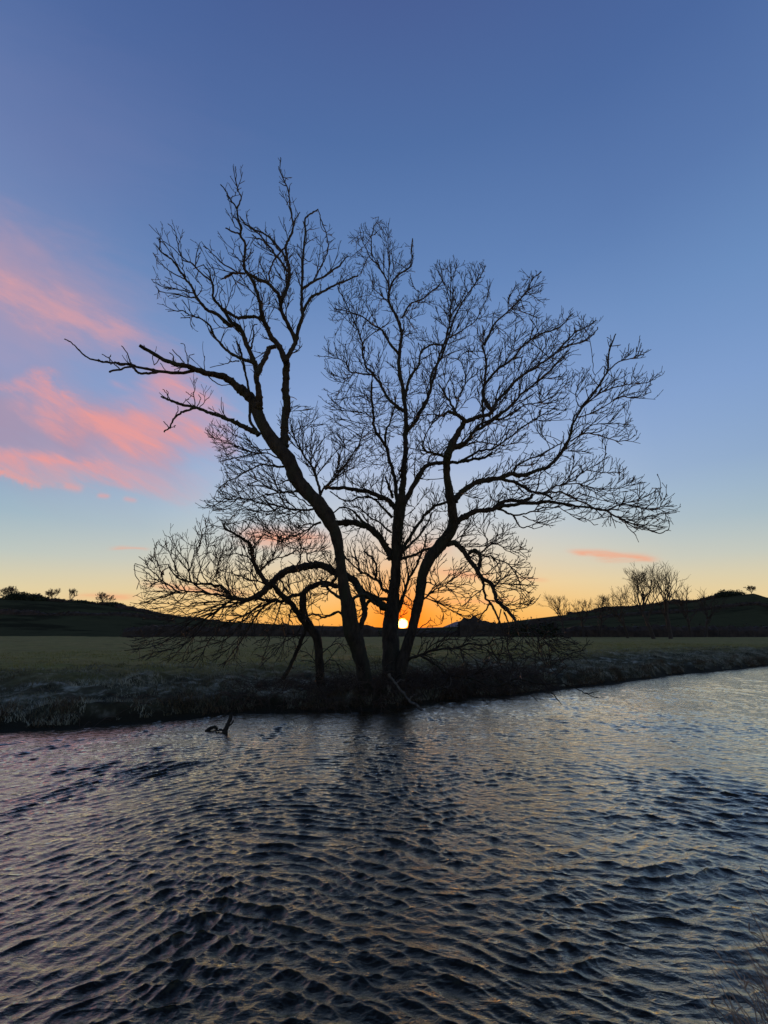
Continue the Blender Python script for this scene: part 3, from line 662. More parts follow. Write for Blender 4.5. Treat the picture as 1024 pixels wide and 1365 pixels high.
UP = (0,0,0.30); OUTR = (0.22,0,0.26); OUTL = (-0.22,0,0.24); NO = (0,0,0.05); DN = (-0.12,-0.1,-0.30); DR = (0.12,-0.1,-0.15)
reg_A = [
 ([(205,300),(240,315),(290,340),(300,300),(300,240),(320,225),(330,300),(375,300),(372,230),(385,215),(400,290),(440,300),(470,335),(440,380),(425,400),(405,440),(400,470),(350,500),(310,490),(285,450),(225,420),(203,375)], 7.5, UP, 0.5),
 ([(235,300),(300,350),(320,400),(300,420),(230,400),(205,370)], 7, OUTL, 0.4),
 ([(310,350),(350,320),(400,330),(400,400),(350,440),(330,400)], 15, UP, 0.5),
 ([(275,570),(300,560),(345,590),(390,650),(430,700),(400,730),(330,715),(290,690),(272,675),(300,640)], 26, (-0.25,0,0.12), 0.6),
 ([(365,560),(385,535),(420,545),(450,565),(470,590),(490,600),(470,640),(440,655),(420,640),(390,600)], 22, UP, 0.5),
 ([(250,505),(275,500),(320,560),(280,560)], 5, UP, 0.3),
]
reg_B = [
 ([(425,475),(450,390),(455,340),(480,300),(510,290),(530,330),(552,320),(555,375),(585,350),(600,345),(645,350),(655,390),(640,450),(620,540),(560,560),(500,560),(455,560),(430,540),(445,510)], 18, UP, 0.8),
 ([(430,560),(460,500),(620,530),(600,600),(560,640),(500,660),(460,640)], 18, NO, 0.9),
 ([(620,500),(640,440),(665,400),(700,365),(722,362),(735,420),(765,405),(797,425),(790,450),(760,470),(745,500),(700,540),(640,560)], 18, OUTR, 0.8),
 ([(620,560),(745,500),(770,490),(760,540),(745,560),(700,600),(640,620),(600,600)], 17, OUTR, 0.8),
 ([(745,600),(765,540),(775,490),(800,500),(815,445),(825,470),(860,460),(850,500),(880,500),(865,525),(840,545),(850,585),(800,600),(770,600)], 11, OUTR, 0.5),
 ([(600,690),(620,640),(680,610),(750,600),(800,590),(830,625),(850,640),(820,665),(700,665)], 13, OUTR, 0.7),
 ([(700,665),(840,640),(880,650),(900,678),(885,710),(840,708),(780,698),(700,700)], 13, (0.25,0,0.1), 0.5),
 ([(600,690),(650,685),(680,700),(705,730),(716,780),(710,808),(660,822),(655,790),(630,750),(600,720)], 14, (0.2,0,0.1), 0.5),
 ([(455,660),(520,665),(600,640),(600,720),(560,800),(545,830),(520,830),(470,825),(458,740)], 15, UP, 0.8),
 ([(560,740),(600,730),(640,770),(640,825),(565,832)], 12, (0.15,0,-0.05), 0.5),
 ([(545,840),(690,830),(785,850),(780,880),(720,905),(560,915)], 13, DR, 0.8),
 ([(560,905),(700,900),(780,910),(720,940),(600,935)], 8, DR, 0.6),
 ([(455,650),(520,660),(515,700),(455,700)], 14, UP, 0.5),
]
reg_C = [
 ([(183,760),(215,720),(262,695),(280,690),(300,720),(300,780),(190,800)], 16, UP, 0.6),
 ([(290,700),(330,690),(430,705),(450,750),(450,800),(400,820),(300,815),(280,760)], 26, UP, 0.7),
 ([(180,790),(300,780),(400,800),(440,830),(330,840),(190,820)], 15, (-0.25,-0.1,-0.05), 0.6),
 ([(165,830),(330,825),(400,840),(390,880),(330,890),(250,882),(180,878)], 11, DN, 0.6),
 ([(390,840),(470,850),(470,910),(400,910)], 9, DN, 0.5),
]
NODECOUNT = {}
def build_tree(T, name, label, base_px, regions, tip_r, twlabel=None, **kw):
    b, _ = at_depth(base_px[0], base_px[1], T.Y0)
    b[2] = float(ground_h(b[0], b[1]))
    root = thing(name, label, 'tree', tuple(b))
    tw, curves, nodes, n = colonize(T, regions, tip_r)
    sprout(T, curves+[(W[4:], R[4:]) for k, W, R in T.paths], regions, tw, tip_r, 9, **kw)
    NODECOUNT[label] = n
    for kind, W, R in T.paths:
        if kind == 'twig':
            tw.add(W, np.maximum(R, tip_r*1.1), 5, 0.06)
        else:
            tb = Tubes(); 
            if kind == 'limb':
                # knobbly joints and burrs
                bump = np.maximum(0, rng.normal(0, 0.16, len(R))); bump[0] = 0; R = R*(1+np.where(bump > 0.18, bump, 0))
            tb.add(W, R, 14 if kind == 'trunk' else (10 if R[0] > 0.07 else 7), 0.07)
            if kind == 'trunk' and R[0] > 0.2:       # root flares
                for a in range(6):
                    th = a*1.05+rng.uniform(-0.3,0.3); p0 = W[1]; 
                    d = np.array([math.cos(th), math.sin(th), 0]); r0 = R[0]
                    tb.add([p0+d*r0*0.3+np.array([0,0,0.45]), p0+d*r0*0.9+np.array([0,0,0.12]), p0+d*r0*1.7+np.array([0,0,-0.2])], [r0*0.35, r0*0.36, r0*0.22], 7, 0.08)
            tb.build(kind, M_bark, root)
    tw.build('twigs', M_twig, root)
    return root, nodes
rootA, nA = build_tree(A, 'bare_tree', 'tall bare tree with trunk leaning left and a long broken limb towards the clouds', (487,945), reg_A, 0.0108)
rootB, nB = build_tree(B, 'bare_tree', 'large central bare tree with wide dense crown, the low sun showing in its fork', (522,940), reg_B, 0.0114)
rootC, nC = build_tree(C, 'bare_tree', 'low gnarled bare tree with drooping twigs, left of the leaning trunk', (430,945), reg_C, 0.0104)
# dead leaves clinging to the low tree
LV, LQ = [], []
pick = [p for p in nC if p[2] > 2.3 and p[0] < -3.0]
for p in random.sample(pick, min(70, len(pick))):
    for k in range(rng.integers(1, 5)):
        c0 = p+rng.normal(0, 0.035, 3)-np.array([0,0,0.05]); L = rng.uniform(0.05, 0.11); a = rng.normal(0,1,3); a /= np.linalg.norm(a); a[2] = -abs(a[2])-0.8; a /= np.linalg.norm(a)
        s = np.cross(a, rng.normal(0,1,3)); s /= np.linalg.norm(s); w = L*0.36; nn = np.cross(a, s)*L*0.2; i = len(LV)
        LV += [c0, c0+a*L*0.5+s*w+nn, c0+a*L, c0+a*L*0.5-s*w+nn]; LQ.append((i,i+1,i+2,i+3))
np_mesh('dead_leaves', np.array(LV)-np.array(rootC.location), LQ, M_leaf, rootC, smooth=False)
print('NODES', NODECOUNT)

# ------------------------------------------------------------------ branches lying by the water
def traced(name, label, cat, rows, Y, mat):
    T = TracedTree(Y, 5); tb = Tubes()
    for r in rows: T.path(r[0], r[1], r[2], r[3], 'limb')
    root = np.array(T.paths[0][1][0]); e = thing(name, label, cat, tuple(root))
    for k, (kind, W, R) in enumerate(T.paths):
        t1 = Tubes(); t1.add(W, R, 8, 0.1); t1.build('stem' if k == 0 else 'side_branch', mat, e)
    return e
traced('broken_branch', 'pale broken branch slanting from the tree roots down over the water', 'branch',
       [("518,898 527,911 538,925 545,934 552,938 560,944 567,951 573,959", 3.0, 1.8, -0.9), ("545,934 550,928 556,926", 1.4, 0.8, 0.1), ("527,911 534,906 540,907", 1.4, 0.8, 0.1)], 13.9, M_palebark)
traced('driftwood', 'dark forked snag sticking up out of the river near the left bank', 'driftwood',
       [("298,982 300,974 304,966 307,957 309,951", 5.2, 2.6, 0.05), ("303,968 308,966 312,960", 2.0, 1.0, 0.0), ("300,975 294,973 288,975", 2.4, 1.4, 0.0)], float(on_plane(298,976)[1]), M_bark)

lg = Tubes(); q0 = on_plane(274, 975); q1 = on_plane(290, 972)
lg.add(np.array([q0+[0,0,0.0], q0*0.6+q1*0.4+[0,0,0.05], q0*0.3+q1*0.7+[0,0.02,0.06], q1+[0,0,0.01]]), [0.03,0.045,0.04,0.02], 9, 0.2)
lo_ = lg.build('floating_log', M_bark); tag(lo_, 'short dark log end lying in the water just left of the upright snag', 'log')
# ------------------------------------------------------------------ grass and scrub on the bank (uncountable)
def blades(n, pos, hmin, hmax, w, lean=0.5, bias=(0,0,0), rg=rng):
    P = pos; n = len(P); H = rg.uniform(hmin, hmax, n)[:,None]
    a = rg.uniform(0, 2*math.pi, n); L = rg.normal(0, lean, (n, 2)); 
    d1 = np.column_stack([L*0.5, np.ones(n)])+np.array(bias)*0.5; d2 = np.column_stack([L*1.5, np.ones(n)*0.7])+np.array(bias)*1.5
    d1 /= np.linalg.norm(d1,axis=1,keepdims=True); d2 /= np.linalg.norm(d2,axis=1,keepdims=True)
    s = np.column_stack([np.cos(a), np.sin(a), np.zeros(n)])*w*rg.uniform(0.6,1.3,n)[:,None]
    p0 = P; p1 = P+d1*H*0.55; p2 = p1+d2*H*0.5
    V = np.stack([p0-s, p0+s, p1-s*0.8, p1+s*0.8, p2-s*0.15, p2+s*0.15], 1).reshape(-1,3)
    i = np.arange(n)[:,None]*6; Q = np.concatenate([i+np.array([[0,1,3,2]]), i+np.array([[2,3,5,4]])])
    return V, Q
def scatter(n, x0, x1, s0, s1, pw=1.0, thr=None):
    x = rng.uniform(0,1,n); x = x0+(x1-x0)*x; s = s0+(s1-s0)*rng.uniform(0,1,n)**pw
    if thr is not None:
        k = nz2(x, s, 1.3, 51)+0.6*nz2(x, s, 3.7, 52) > thr; x, s = x[k], s[k]
    y = water_y(x)+s
    return np.column_stack([x, y, ground_h(x, y)-0.01])
V1, Q1 = blades(0, scatter(90000, -14, 32, 0.1, 9.5, 1.6, -0.12), 0.06, 0.20, 0.007, 0.7, (-0.2,-0.1,0))
tag(np_mesh('bank_grass', V1, Q1, M_frost, smooth=False), 'frosted rough grass tussocks covering the far bank top', 'grass', kind='stuff')
V2, Q2 = blades(0, scatter(22000, -13, 32, 0.0, 0.9, 1.2, 0.12), 0.08, 0.30, 0.006, 0.7, (0.1,-0.6,0))
tag(np_mesh('bank_dry_grass', V2, Q2, M_straw, smooth=False), 'brown dry grass overhanging the water along the far bank edge', 'grass', kind='stuff')
tb = Tubes()
for k in range(2100):
    tall = k > 1300
    x = rng.normal(1.2, 2.6) if tall else (rng.uniform(-4.8, 6.6) if rng.random() < 0.85 else rng.uniform(-8, 9))
    if tall and abs(x-1.2) > 5.5: continue
    s0 = rng.uniform(0.0, 2.4)
    p = np.array([x, float(water_y(x))+s0, 0]); p[2] = float(ground_h(p[0], p[1]))
    th = rng.uniform(0, 6.28) if rng.random() < 0.5 else rng.normal(-1.57, 0.8)
    L = rng.uniform(0.5, 1.4) if tall else rng.uniform(0.4, 1.3); d = np.array([math.cos(th), math.sin(th), rng.uniform(0.8, 2.4) if tall else rng.uniform(0.6,1.6)]); d /= np.linalg.norm(d); pts = [p]
    for i in range(7):
        d = d+np.array([0,0,-0.24 if tall else -0.30])+rng.normal(0,0.13,3); d /= np.linalg.norm(d); q = pts[-1]+d*L/7
        if q[2] < -0.05: break
        pts.append(q)
    if len(pts) > 2:
        tb.add(pts, np.linspace(rng.uniform(0.006,0.012), 0.003, len(pts)), 4)
        if tall:
            for i in (2,3,4,5):
                if i < len(pts)-1: e = pts[i+1]-pts[i]; e = e/np.linalg.norm(e)+rng.normal(0,0.6,3); e /= np.linalg.norm(e); tb.add([pts[i], pts[i]+e*0.12, pts[i]+e*0.26+np.array([0,0,0.02])], [0.005,0.004,0.003], 3, cap=False)
tag(tb.build('bramble_scrub', M_bramble), 'tangle of dark bramble stems under the trees at the water edge', 'brambles', kind='stuff')

M_weed = material('weed_stalks', (0.10,0.055,0.034), (0.38,0.25,0.17), 6, 0.8, 0)
# dry weeds on the near bank, bottom right corner
def weed(name, label, x, y, n, hmin, hmax, seed, group):
    rg = np.random.default_rng(seed); pos = np.column_stack([rg.normal(x, 0.10, n), rg.normal(y, 0.08, n), np.zeros(n)])
    e = 2.15; 
    z = 0.05; root = thing(name, label, 'weeds', (x, y, z), group)
    V, Q = blades(0, pos-np.array([x, y, 0]), hmin, hmax, 0.0050, 0.42, (0.0,0.1,0), rg); np_mesh('leaves', V, Q, M_weed, root, smooth=False)
    tb = Tubes()
    for k in range(7):
        p = np.array([rg.normal(0,0.08), rg.normal(0,0.06), 0]); d = np.array([rg.normal(0,0.22), rg.normal(0.1,0.2), 1.0]); pts = [p]
        for i in range(7):
            d = d+rg.normal(0, 0.07, 3)+np.array([0.0,0,-0.03*i]); d /= np.linalg.norm(d); pts.append(pts[-1]+d*hmax*1.02/7)
        tb.add(pts, np.linspace(0.0045, 0.0018, 8), 5)
        for q in range(4):
            c0 = pts[-1-q//2]; d2 = rg.normal(0,1,3); d2[2] = abs(d2[2]); d2 /= np.linalg.norm(d2); tb.add([c0, c0+d2*0.03, c0+d2*0.06+np.array([0,0,-0.01])], [0.0015,0.0035,0.0012], 4)
    tb.V = [v for v in tb.V]; o = tb; V = np.vstack(tb.V); np_mesh('stalks', V, np.vstack(tb.Q), M_weed, root)
    return root
weeds = [(2.12,2.42,640,0.45,0.80),(2.40,2.40,800,0.50,0.92),(1.80,2.35,220,0.40,0.70),(2.72,2.60,460,0.5,0.95)]
wl_ = ['clump of brown dry weeds in the bottom right corner, second from the frame edge','tallest clump of dry weeds, at the right edge of the frame over the water','thin short clump of dry grass stalks left of the corner weeds','clump of dry weeds cut by the right frame edge, farthest out']
for i, (x, y, n, a, b_) in enumerate(weeds): weed('dry_weeds', wl_[i], x, y, n, a, b_, 60+i, 'dry weeds on the near bank')

# ------------------------------------------------------------------ far trees
TWMIN = [0.022]
def grow(tb, p, d, L, r, depth, rg, spread=0.55, up=0.12, wob=0.12):
    n = 5; pts = [p]; 
    for i in range(n):
        d = d+rg.normal(0, wob, 3)+np.array([0,0,up*0.35]); d /= np.linalg.norm(d); pts.append(pts[-1]+d*L/n)
    tb.add(pts, np.linspace(r, r*0.6, n+1), 7 if depth > 3 else 3, 0.05 if depth > 3 else 0)
    if depth == 0: return
    k = 2 if depth > 1 else 3
    for j in range(k+(rg.random() < 0.55)):
        at = pts[-1] if j < 2 else pts[rg.integers(2, n)]
        s = rg.normal(0, 1, 3); s -= d*(s @ d); s /= np.linalg.norm(s); e = d+s*spread*rg.uniform(0.6,1.5); e[2] += up; e /= np.linalg.norm(e)
        grow(tb, at, e, L*rg.uniform(0.62,0.85), max(r*0.60, TWMIN[0]), depth-1, rg, spread, up, wob)
TF = {}
def far_tree(px, ptop, Y, label, seed, depth=5, pbase=None, spread=0.55, lean=0.0, group='bare trees along the far field edge', frac=None, twig=0.035):
    rg = np.random.default_rng(seed); TWMIN[0] = 0.024 if frac is None else 0.06
    if frac is None:
        q, t = at_depth(px, 845, Y); z = 0.7
    else:
        q = hill_point(px, frac); Y = q[1]; z = q[2]-0.3
    top, t = at_depth(px, ptop, Y); H = top[2]-z
    root = thing('bare_tree', label, 'tree', (q[0], Y, z), group)
    tr = Tubes(); cr = Tubes()
    d = np.array([lean, 0, 1.0]); pts = [np.zeros(3)]
    for i in range(5): d = d+rg.normal(0,0.05,3); d /= np.linalg.norm(d); pts.append(pts[-1]+d*H*(0.36 if frac is None else 0.16)/5)
    tr.add(pts, np.linspace(H*0.024, H*0.016, 6), 8, 0.06)
    for j in range(7 if frac is None else 10):
        at = pts[-1] if j < 4 else pts[rg.integers(3,5) if frac is None else rg.integers(1,5)]
        s = rg.normal(0,1,3); s[2] = 0; s /= np.linalg.norm(s); e = d*1.0+s*spread*rg.uniform(0.5,1.5); e /= np.linalg.norm(e)
        grow(cr, at, e, H*(0.21 if frac is None else 0.27), H*0.012, depth-1, rg, spread)
    Vc = np.vstack(cr.V); 
    k = H/Vc[:,2].max()
    for T_, nm in ((tr,'trunk'), (cr,'crown')):
        np_mesh(nm, np.vstack(T_.V)*k, np.vstack(T_.Q), M_fartree, root)
    return root
far_tree(752, 786, 112, 'small rounded bare tree standing alone just right of the big crown', 11)
far_tree(778, 796, 118, 'low bushy bare tree at the field edge, left half of a touching pair', 12)
far_tree(800, 792, 116, 'low bushy bare tree at the field edge, right half of a touching pair', 13)
far_tree(836, 780, 108, 'spreading bare tree just left of the tallest pair', 14, spread=0.7, lean=-0.1)
far_tree(870, 748, 96, 'tall dense bare tree, left one of the tallest pair on the right', 15, depth=6, spread=0.6, lean=-0.12)
far_tree(893, 748, 96, 'tall open bare tree, right one of the tallest pair on the right', 16, depth=5, spread=0.45, lean=0.06)
far_tree(920, 779, 112, 'thin bare tree right of the tallest pair, against the hill crest', 17, spread=0.5, depth=4)
far_tree(940, 782, 116, 'small one-sided bare tree leaning right below the hill crest', 18, spread=0.5, depth=4, lean=0.35)
far_tree(1014, 780, 0, 'bushy bare tree on the hilltop at the right edge of the photo', 19, frac=0.98, group='bare trees on the hill skyline')
far_tree(2, 780, 0, 'bare tree on the ridge cut by the left edge of the photo', 20, frac=0.98, group='bare trees on the hill skyline')
far_tree(61, 783, 0, 'round bare tree on the left ridge, larger one of two side by side', 21, frac=0.98, group='bare trees on the hill skyline')
far_tree(86, 784, 0, 'slim bare tree on the left ridge, smaller one of two side by side', 22, frac=0.98, spread=0.4, depth=4, group='bare trees on the hill skyline')
far_tree(131, 789, 0, 'isolated squat bare tree at the right end of the left ridge', 23, frac=0.98, spread=0.8, group='bare trees on the hill skyline')
far_tree(640, 812, 140, 'small bare tree behind the drooping limb, above the hedge', 24, spread=0.6, depth=4)

# hedgerows and bushes: clumps of small leaf sized faces over a dark core
def clump(cx, cy, cz, rx, ry, rz, n, rg, size):
    u = rg.normal(0,1,(n,3)); u /= np.linalg.norm(u,axis=1,keepdims=True); u[:,2] = np.abs(u[:,2])*1.0
    p = np.array([cx,cy,cz])+u*np.array([rx,ry,rz])*rg.uniform(0.25,1.08,(n,1))
    a = rg.normal(0,1,(n,3)); a /= np.linalg.norm(a,axis=1,keepdims=True); b_ = np.cross(a, rg.normal(0,1,(n,3))); b_ /= np.linalg.norm(b_,axis=1,keepdims=True)
    s = size*rg.uniform(0.5,1.5,(n,1))
    return np.stack([p-a*s-b_*s*0.5, p+a*s-b_*s*0.3, p+a*s*1.1+b_*s*0.5, p-a*s*0.7+b_*s*0.6], 1).reshape(-1,3)
def hedge_line(name, label, cat, pts, h0, h1, w, dens, size, mat, seed, group=None):
    """pts: list of world (x,y,z) along the hedge"""
    rg = np.random.default_rng(seed); P = np.array(pts, float); seg = np.linalg.norm(np.diff(P,axis=0),axis=1); cum = np.concatenate([[0],np.cumsum(seg)])
    L = cum[-1]; n = max(3, int(L/(w*0.45))); V = []
    # solid irregular core
    m = max(8, int(L/0.8)); s = np.linspace(0, L, m); X = np.array([[np.interp(v,cum,P[:,k]) for k in range(3)] for v in s])
    hh = h0+(h1-h0)*(nz2(s,s*0,0.12,seed)+0.5+0.35*nz2(s,s*0,0.7,seed+1)); hh = np.maximum(hh, h0*0.5)
    rows = []
    for dy, fz in ((-w/2,-0.1),(-w/2.3,0.55),(-w/5,0.86),(w/5,0.84),(w/2.3,0.5),(w/2,-0.1)):
        rows.append(np.column_stack([X[:,0]+rg.normal(0,.1,m), X[:,1]+dy+rg.normal(0,w*0.05,m), X[:,2]+hh*fz*(1+rg.normal(0,0.05,m))]))
    G = np.array(rows); r, c = G.shape[:2]; i = np.arange(r-1)[:,None]*c; j = np.arange(c-1)[None,:]
    Qc = np.stack([i+j, i+j+1, i+c+j+1, i+c+j], -1).reshape(-1,4); Vc = G.reshape(-1,3)
    for v in np.linspace(0, L, n):
        x, y, z = [np.interp(v,cum,P[:,k]) for k in range(3)]; h = float(np.interp(v, s, hh))
        V.append(clump(x, y, z, w*0.6, w*0.5, h*rg.uniform(0.95,1.12), dens, rg, size))
    V = np.vstack(V); Q = np.arange(len(V)).reshape(-1,4)+len(Vc)
    o0 = P[0]; o = np_mesh(name, np.vstack([Vc, V])-o0, np.vstack([Qc, Q]), mat, smooth=False); o.location = tuple(o0)
    return tag(o, label, cat, group)
def edge_pt(px, Y=FIELD_END, z=0.6): q, _ = at_depth(px, 845, Y); return (q[0], Y, z)
G_ = 'hedgerows'
hedge_line('hedgerow', 'long dark bare hedgerow along the far edge of the field, left of the trunks', 'hedge', [edge_pt(168,124), edge_pt(230,124), edge_pt(320,126), edge_pt(420,126), edge_pt(505,128)], 2.6, 4.2, 3.2, 90, 0.16, M_hedge, 70, G_)
hedge_line('hedgerow', 'low dark hedgerow on the horizon directly beneath the setting sun', 'hedge', [edge_pt(507,129), edge_pt(560,129), edge_pt(610,128)], 2.0, 2.7, 3.0, 90, 0.15, M_hedge, 71, G_)
hedge_line('hedgerow', 'taller scrubby hedgerow at the field edge behind the drooping limb', 'hedge', [edge_pt(612,127), edge_pt(660,126), edge_pt(740,124)], 4.2, 7.0, 3.5, 150, 0.18, M_hedge, 72, G_)
hedge_line('hedgerow', 'dark hedgerow at the foot of the right hill below the tall bare pair', 'hedge', [edge_pt(742,123), edge_pt(850,120), edge_pt(960,120), edge_pt(1100,120), edge_pt(1400,122)], 2.2, 4.2, 3.2, 110, 0.17, M_hedge, 73, G_)
def hp(px, f): q = hill_point(px, f); return (q[0], q[1], q[2]-0.4)
hedge_line('hedgerow', 'hedge running down the crest of the right hill', 'hedge', [hp(p, 0.99) for p in range(760, 1000, 12)], 0.8, 5.5, 3.5, 110, 0.3, M_hedge, 74, G_)
hedge_line('hedgerow', 'hedge crossing the middle of the right hillside', 'hedge', [hp(p, 0.55) for p in range(720, 1120, 20)], 1.4, 3.2, 3.0, 70, 0.28, M_hedge, 75, G_)
hedge_line('hedgerow', 'thin hedge along the top of the left ridge between the small trees', 'hedge', [hp(p, 0.98) for p in range(30, 158, 6)], 0.5, 4.2, 2.5, 110, 0.3, M_hedge, 76, G_)
hedge_line('hedgerow', 'hedge crossing the slope of the left hill', 'hedge', [hp(p, 0.6) for p in range(-60, 230, 16)], 1.0, 2.6, 3.0, 70, 0.28, M_hedge, 77, G_)
hedge_line('hedgerow', 'dark copse hedge descending the left ridge towards the field', 'hedge', [hp(p, 0.9) for p in range(150, 300, 10)], 1.0, 2.8, 4.0, 80, 0.3, M_hedge, 78, G_)
def bush(px, h, w, label, mat, seed, f=0.98, pos=None, name='bush'):
    rg = np.random.default_rng(seed); q = hill_point(px, f) if pos is None else np.array(pos)
    V = [clump(rg.normal(0,w*0.25), rg.normal(0,w*0.2), 0, w*0.42, w*0.42, h*rg.uniform(0.6,1.0), 260, rg, 0.35) for k in range(7)]
    V = np.vstack(V); o = np_mesh(name, V, np.arange(len(V)).reshape(-1,4), mat, smooth=False); o.location = (q[0], q[1], q[2]-0.4)
    return tag(o, label, 'bush', 'dark bushes on the skyline')
bush(12, 4.2, 10, 'square dark thicket on the left ridge near the photo edge', M_evergreen, 81)
bush(27, 3.8, 8, 'flat topped dark thicket on the left ridge, right neighbour of the square one', M_evergreen, 82)
bush(103, 1.8, 9, 'low flat dark bush on the left ridge between the slim tree and the squat tree', M_evergreen, 83)
bush(48, 2.4, 6, 'small dark bush on the left ridge just left of the round tree', M_evergreen, 89)
bush(148, 2.6, 8, 'low dark bush just right of the squat ridge tree', M_evergreen, 84)
bush(975, 6.0, 8, 'pointed dark evergreen bush on the crest of the right hill', M_evergreen, 85)
bush(990, 4.6, 9, 'rounded dark evergreen bush right of the pointed one on the hill crest', M_evergreen, 86)
bush(0, 5.5, 7, 'round dark evergreen bush rising from the hedge behind the drooping limb', M_evergreen, 87, pos=edge_pt(700,122))
bush(0, 4.8, 6, 'smaller dark evergreen bush in the hedge right of the round one', M_evergreen, 88, pos=edge_pt(726,122))
ft = scatter(60000, -26, 40, 6.0, 30.0, 1.3, 0.0)
V3_, Q3_ = blades(0, ft, 0.05, 0.16, 0.012, 0.7, (0,0,0))
M_tuft = material('pasture_tufts', (0.11,0.10,0.025), (0.28,0.23,0.065), 1.2, 0.9, 0)
tag(np_mesh('field_grass', V3_, Q3_, M_tuft, smooth=False), 'short tufty grass of the pasture behind the bank', 'grass', kind='stuff')
# ------------------------------------------------------------------ sun and sky
sun_dir = ray(537, 831.5); sun_dir = sun_dir/np.linalg.norm(sun_dir)
sd = Vector(sun_dir)
sl = bpy.data.lights.new('sun', 'SUN'); so = bpy.data.objects.new('sun', sl); col.objects.link(so)
sl.energy = 2.0; sl.angle = math.radians(0.55); sl.color = (1.0, 0.50, 0.22)
so.rotation_euler = sd.to_track_quat('Z', 'Y').to_euler()
elev = math.asin(sd.z); azim = math.atan2(sd.x, sd.y)
w = bpy.data.worlds.new('World'); scene.world = w; w.use_nodes = True
N = NT(w.node_tree)
tc = N.node('ShaderNodeTexCoord'); Dv = N.vm('NORMALIZE', tc.outputs['Generated'])
sep = N.node('ShaderNodeSeparateXYZ'); N.link(Dv, sep.inputs[0]); x_, y_, z_ = sep.outputs
el = N.m('DIVIDE', N.m('ARCSINE', z_), math.radians(90))
def es(deg, c): return (max(0, deg/90), c)
base = N.ramp(el, [es(0, srgb(252,168,70)), es(2.5, srgb(252,194,104)), es(6, srgb(248,216,158)), es(10, srgb(224,218,198)), es(15, srgb(196,212,224)), es(22, srgb(170,192,226)),
                   es(31, srgb(137,166,214)), es(43, srgb(105,140,193)), es(57, srgb(82,114,168)), es(67, srgb(74,97,152)), es(75, srgb(48,64,108)), es(88, srgb(34,44,78))])
side = N.ramp(el, [es(0, srgb(240,204,145)), es(2, srgb(244,214,156)), es(4.5, srgb(226,213,174)), es(8, srgb(190,202,198)), es(12, srgb(160,186,202)), es(18, srgb(138,168,206)), es(26, srgb(126,159,208)),
                   es(36, srgb(108,144,195)), es(46, srgb(90,122,176)), es(56, srgb(76,106,162)), es(67, srgb(70,94,150)), es(80, srgb(40,52,90))])
sunv = N.node('ShaderNodeCombineXYZ'); sunv.inputs[0].default_value = math.sin(azim); sunv.inputs[1].default_value = math.cos(azim)
hl = N.m('SQRT', N.m('ADD', N.m('MULTIPLY', x_, x_), N.m('MULTIPLY', y_, y_)))
caz = N.m('DIVIDE', N.vm('DOT_PRODUCT', Dv, sunv.outputs[0], out=1), N.m('MAXIMUM', hl, 0.01))
facs = N.ramp(caz, [(0.0, g3(1)), (0.66, g3(1)), (0.84, g3(0.68)), (0.96, g3(0.16)), (1.0, g3(0))])
sky = N.mix(facs, base, side)
# aureole round the sun
sv3 = N.node('ShaderNodeCombineXYZ')
for k in range(3): sv3.inputs[k].default_value = sun_dir[k]
ang = N.m('ARCCOSINE', N.m('MINIMUM', N.vm('DOT_PRODUCT', Dv, sv3.outputs[0], out=1), 0.9999999))   # radians
glow = N.m('EXPONENT', N.m('MULTIPLY', ang, -1/math.radians(6.2)))
sky = N.mix(N.m('MULTIPLY', glow, 0.9), sky, srgb(255,146,16))
glow2 = N.m('EXPONENT', N.m('MULTIPLY', ang, -1/math.radians(2.6)))
sky = N.mix(N.m('MULTIPLY', glow2, 0.8), sky, (1.1, 0.21, 0.003, 1))
# clouds, placed by direction on the plane y = 1
u_ = N.m('DIVIDE', x_, N.m('MAXIMUM', y_, 0.02)); w_ = N.m('DIVIDE', z_, N.m('MAXIMUM', y_, 0.02))
cv = N.node('ShaderNodeCombineXYZ'); N.link(u_, cv.inputs[0]); N.link(w_, cv.inputs[1])
def uw(px, py): r = ray(px, py); return r[0]/r[1], r[2]/r[1]
rotm = N.mapping(cv.outputs[0], rot=(0,0,0.50))
wp1 = N.noise(N.mapping(rotm, scale=(1.3,4.5,1)), 1.6, 6, 0.6, 0.4)
wp2 = N.noise(N.mapping(rotm, scale=(1.8,5.5,1), loc=(7,3,0)), 2.0, 7, 0.62, 0.3)
uu = N.m('ADD', u_, N.m('MULTIPLY', N.m('SUBTRACT', wp1, 0.5), 0.42)); ww = N.m('ADD', w_, N.m('MULTIPLY', N.m('SUBTRACT', wp2, 0.5), 0.20))
def gauss(p0, p1, wid, warp=1, pw=2.0):
    """elongated soft stroke from p0 to p1 (photo directions), wid in tangent units"""
    U, W = (uu, ww) if warp else (u_, w_)
    a = np.array(uw(*p0)); b = np.array(uw(*p1)); c = (a+b)/2; d = b-a; L = np.linalg.norm(d); d /= L
    du = N.m('SUBTRACT', U, c[0]); dw = N.m('SUBTRACT', W, c[1])
    s = N.m('DIVIDE', N.m('ADD', N.m('MULTIPLY', du, d[0]), N.m('MULTIPLY', dw, d[1])), L/2)
    t = N.m('DIVIDE', N.m('SUBTRACT', N.m('MULTIPLY', dw, d[0]), N.m('MULTIPLY', du, d[1])), wid)
    q = N.m('ADD', N.m('POWER', N.m('ABSOLUTE', s), 4.0), N.m('POWER', N.m('ABSOLUTE', t), pw))
    return N.m('EXPONENT', N.m('MULTIPLY', q, -1.0))
vis = N.m('GREATER_THAN', y_, 0.05)
def addm(*a):
    r = a[0]
    for k in a[1:]: r = N.m('ADD', r, k)
    return N.m('MINIMUM', r, 1.0)
def sc(k, g): return N.m('MULTIPLY', g, k)
fine = N.noise(N.mapping(rotm, scale=(1.6,9,1)), 3.2, 8, 0.62, 0.5)
